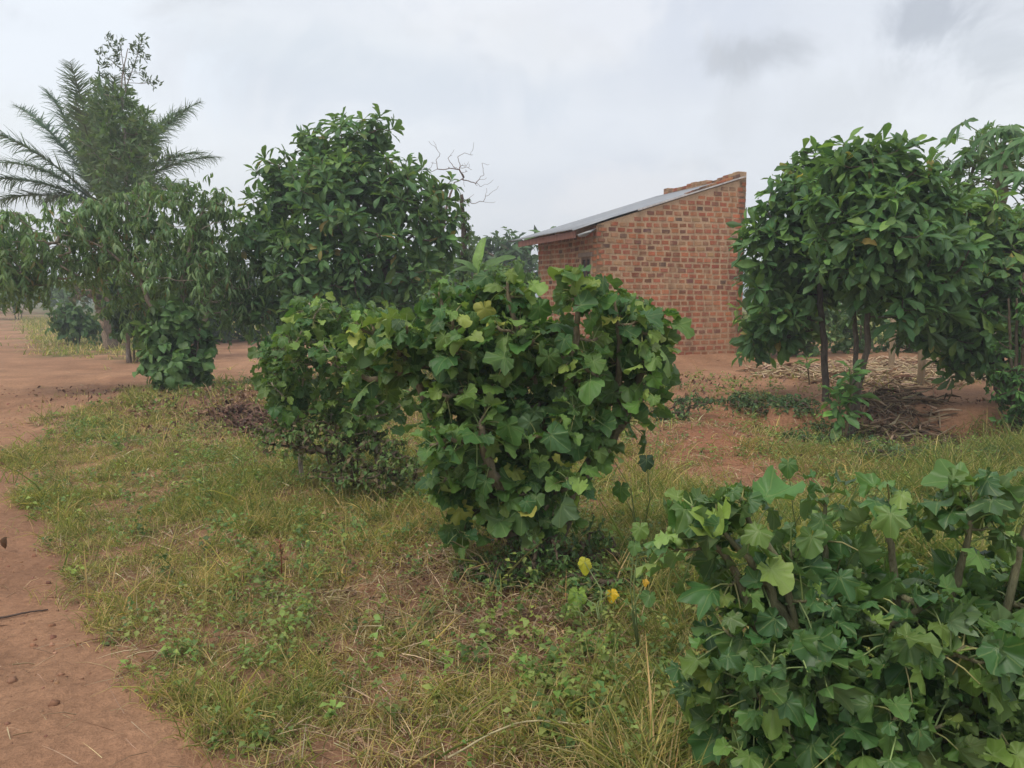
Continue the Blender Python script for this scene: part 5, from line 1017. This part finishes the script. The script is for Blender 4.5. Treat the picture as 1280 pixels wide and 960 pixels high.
# flat dry straw
sm = MB()
for (n_, y0, y1, l0, l1, wq) in ((26000, 1.6, 4.5, 0.05, 0.2, 0.45), (26000, 4.5, 10, 0.05, 0.2, 0.8), (3000, 10, 17, 0.1, 0.25, 1.3)):
    x, y = scatter(n_, y0, y1, None); px, py = proj(x, y, 0 * x); v = veg(x, y); rm_ = road_mask(x, y); inY = inpoly(px, py, YARD)
    ed = road_mask(x - 0.25, y) | road_mask(x, y - .3); pr = np.where(rm_ | inY, 0.06, 0.35 + 0.3 * (1 - v)) + 0.9 * pit_el(px, py, 580, 760, 190, 120) + 0.3 * pit_el(px, py, 960, 480, 70, 30) + 0.5 * pit_el(px, py, 850, 560, 100, 50)
    k_ = rng.random(n_) < pr * sst(0.3, 0.6, fbm(x * 2, y * 2, 303) + 0.1); x, y = x[k_], y[k_]; m_ = len(x); a = rng.uniform(0, 6.28, m_)
    sm.inst_multi(T_strip + T_grass[:2], pts_on(x, y) + np.stack([0 * x, 0 * x, 0.012 + 0.07 * rng.random(m_)**2 * (pit_el(*proj(x, y, 0 * x), 600, 780, 190, 130) + 0.3)], 1), np.stack([np.cos(a), np.sin(a), rng.normal(0.12, .38, m_)], 1), np.array([0, 0, 1]) + rng.normal(0, .3, (m_, 3)), rng.uniform(l0, l1, m_), pick([(0.55, 0.42, 0.26), (0.45, 0.33, 0.20), (0.36, 0.23, 0.15), (0.60, 0.50, 0.32)], m_, None, 0.2), rng.uniform(0.5, 1.2, m_) * wq)
tag(sm.build('dry_straw', M['straw']), 'dry straw and broken stems lying flat between the grass tufts', 'straw', kind='stuff')
# small broad-leaved weeds
wm = MB()
for (n_, y0, y1, per_, sz) in ((5200, 1.6, 4.5, 10, 0.026), (3600, 2.4, 5.2, 16, 0.036), (13000, 4.5, 9.5, 10, 0.032), (7000, 9.5, 15, 8, 0.05)):
    x, y = scatter(n_, y0, y1, None); px, py = proj(x, y, 0 * x); v = veg(x, y); cl = 0.12 + sst(0.46, 0.62, fbm(x * 1.7, y * 1.7, 411)) + 0.9 * pit_el(px, py, 640, 790, 150, 60) + 0.7 * pit_el(px, py, 230, 830, 110, 40) + 0.8 * pit_el(px, py, 1130, 560, 160, 40) + 0.8 * pit_el(px, py, 970, 510, 70, 40) + 0.6 * pit_el(px, py, 400, 580, 150, 50) + pit_el(px, py, 700, 740, 60, 60)
    bz_ = np.where(road_mask(x, y) | inpoly(px, py, YARD), 0.01, 0.55); cl = (1.6 * pit_el(px, py, 690, 810, 120, 70) + 1.5 * pit_el(px, py, 820, 880, 120, 110) + 0.6 * pit_el(px, py, 480, 890, 60, 40) + 0.35 * pit_el(px, py, 330, 660, 160, 90) + 0.7 * pit_el(px, py, 1100, 600, 180, 35)) if per_ == 16 else cl
    k_ = rng.random(n_) < np.clip(cl, 0, 1) * bz_ * (0.4 + 0.6 * v) + 0.0
    x, y = x[k_], y[k_]; m_ = len(x); hh = rng.uniform(0.04, 0.16, m_) * (1.6 if per_ == 16 else 1.0); cbase = pick([(0.15, 0.235, 0.06), (0.20, 0.285, 0.07), (0.12, 0.19, 0.055), (0.28, 0.33, 0.09)], m_, None, .12); root = pts_on(x, y); ln = rng.normal(0, .35, (m_, 2))
    for j in range(per_):
        u = (j + 1) / per_; pos = root + np.stack([ln[:, 0] * hh * u, ln[:, 1] * hh * u, hh * u], 1) + rng.normal(0, .012, (m_, 3)) * (1 + y0 / 8); a = rng.uniform(0, 6.28, m_)
        wm.inst_multi(T_small[::2], pos, np.stack([np.cos(a), np.sin(a), rng.uniform(-.2, .6, m_)], 1), np.array([0, 0, 1]) + rng.normal(0, .3, (m_, 3)), rng.uniform(.7, 1.4, m_) * sz, cbase * rng.uniform(.85, 1.15, (m_, 1)), np.full(m_, 1.3))
tag(wm.build('weeds', M['leaf_fine']), 'small broad-leaved green weeds creeping through the grass', 'weeds', kind='stuff')
# dead leaves
lm = MB()
for (n_, y0, y1, e) in ((12000, 1.8, 6.5, (630, 760, 140, 80)), (26000, 6.0, 14, (300, 518, 130, 32)), (5000, 6.0, 14, (860, 510, 80, 30)), (4000, 6, 14, (1130, 560, 140, 25)), (1600, 1.6, 9, None)):
    x, y = scatter(n_, y0, y1, None); px, py = proj(x, y, 0 * x); pr = pit_el(px, py, *e) * 0.9 if e else 0.12 * veg(x, y) + 0.01
    k_ = rng.random(n_) < pr; x, y = x[k_], y[k_]; m_ = len(x); a = rng.uniform(0, 6.28, m_)
    lm.inst_multi([blade(4, 1, oval, 0.7, c_, 0.5, 0.5) for c_ in (0.8, -0.7, 1.4)], pts_on(x, y) + np.array([0, 0, 0.02]), np.stack([np.cos(a), np.sin(a), rng.uniform(-.2, .7, m_)], 1), np.array([0, 0, 1]) + rng.normal(0, .6, (m_, 3)), rng.uniform(0.03, 0.055 if y1 < 7 else 0.10, m_), pick([(0.24, 0.14, 0.09), (0.32, 0.20, 0.13), (0.17, 0.10, 0.075), (0.42, 0.28, 0.16)], m_, None, .15))
tag(lm.build('leaf_litter', M['straw']), 'curled brown dead leaves scattered under the shrubs', 'leaf litter', kind='stuff')
# soil crumbs on track, yard and bank
cm = MB(); cube = dict(v=np.array([(a, b_, c_) for c_ in (-1, 1) for b_ in (-1, 1) for a in (-1, 1)], float) * np.array([.5, .5, .4]) + rng.normal(0, .12, (8, 3)), q=np.array([(0, 2, 3, 1), (4, 5, 7, 6), (0, 1, 5, 4), (2, 6, 7, 3), (0, 4, 6, 2), (1, 3, 7, 5)]), t=np.zeros((0, 3), int), lp=np.zeros((8, 3)))
x, y = scatter(26000, 1.8, 14, None); v = veg(x, y); k_ = rng.random(26000) < np.clip(0.75 - v, 0.0, 1) * sst(.4, .6, fbm(x * 1.5, y * 1.5, 515)); x, y = x[k_], y[k_]; m_ = len(x)
cm.inst(cube, pts_on(x, y), rdir(m_), rdir(m_), rng.gamma(1.6, 0.0045, m_) + 0.003, pick([(0.33, 0.17, 0.10), (0.26, 0.13, 0.08), (0.4, 0.22, 0.14)], m_))
tag(cm.build('soil_crumbs', M['soilclod']), 'crumbs of red soil scattered over the bare ground', 'soil', kind='stuff')
# single twigs and stems one can point to
def twig(name, label, cat, pts, r_, col, matn='wood'):
    pp = []
    for (px, py, lift) in pts: g_ = G(px, py); g_[2] = float(gheight(g_[0], g_[1])) + lift; pp.append(g_)
    sk = Skel(); ids = sk.line(pp, [r_, r_ * .85, r_ * .6], n=14); mb = MB(); mb.tube([sk.p[i] for i in ids], [sk.r[i] for i in ids], 7, col); return tag(mb.build(name, M[matn], None, origin=pp[0]), label, cat)
twig('fallen_stick', 'thin dark stick lying on the track at the left edge', 'stick', [(-10, 776, .008), (30, 770, .012), (60, 764, .008)], 0.006, (0.10, 0.07, 0.055))
twig('fallen_stick', 'pale straight stick lying in the grass left of the thick trunk', 'stick', [(355, 750, .02), (390, 748, .03), (412, 745, .02)], 0.007, (0.34, 0.22, 0.15))
twig('fallen_stick', 'brown curved root lying across the bare soil at the bottom edge', 'stick', [(440, 918, .01), (465, 945, .02), (510, 952, .015), (545, 950, .01)], 0.008, (0.30, 0.18, 0.11))
twig('fallen_stick', 'long pale stalk lying below the dark heap on the cut bank', 'stick', [(1072, 536, .03), (1100, 546, .03), (1128, 556, .02)], 0.014, (0.45, 0.32, 0.20))
twig('fallen_stick', 'long bleached stem arching over the grass at the bottom right of centre', 'stick', [(560, 965, .05), (650, 935, .10), (740, 930, .06)], 0.004, (0.50, 0.42, 0.24))
rs = thing('red_seedling', G(352, 722), 'upright seedling with a dark red stem and tip in the dry grass', 'seedling'); rb_ = G(352, 722); top_ = rb_ + np.array([-0.005, 0, 0.22]); mb = MB(); mb.tube([rb_, (rb_ + top_) / 2 + [0.006, 0, 0], top_], [0.004, 0.003, 0.002], 6, (0.28, 0.08, 0.05)); mb.build('stem', M['stalk'], rs)
mb = MB(); n_ = 26; uu = rng.uniform(.45, 1, n_); mb.inst_multi(T_small, rb_ + (top_ - rb_) * uu[:, None], rdir(n_) + [0, 0, .8], rdir(n_), rng.uniform(.02, .04, n_), pick([(0.30, 0.10, 0.06), (0.2, 0.12, 0.05)], n_)); mb.build('foliage', M['leaf_fine'], rs)
# ================================================================== HAZE (humid air)
hm_ = bpy.data.materials.new('humid_air'); hm_.use_nodes = True; t = hm_.node_tree; t.nodes.clear(); o = N(t, 'ShaderNodeOutputMaterial'); pv = N(t, 'ShaderNodeVolumePrincipled')
pv.inputs['Color'].default_value = (0.90, 0.95, 1.0, 1); pv.inputs['Density'].default_value = 0.0035; pv.inputs['Anisotropy'].default_value = 0.2; t.links.new(pv.outputs[0], o.inputs['Volume'])
hb = MB(); hb.box((-760, -330, -1.6), (1520, 0, 0), (0, 1900, 0), (0, 0, 12.0)); tag(hb.build('haze', hm_, smooth=False), kind='stuff', label='thin humid air paling the far trees')
for e in EMPTIES:
    if '_o' in e: del e['_o']
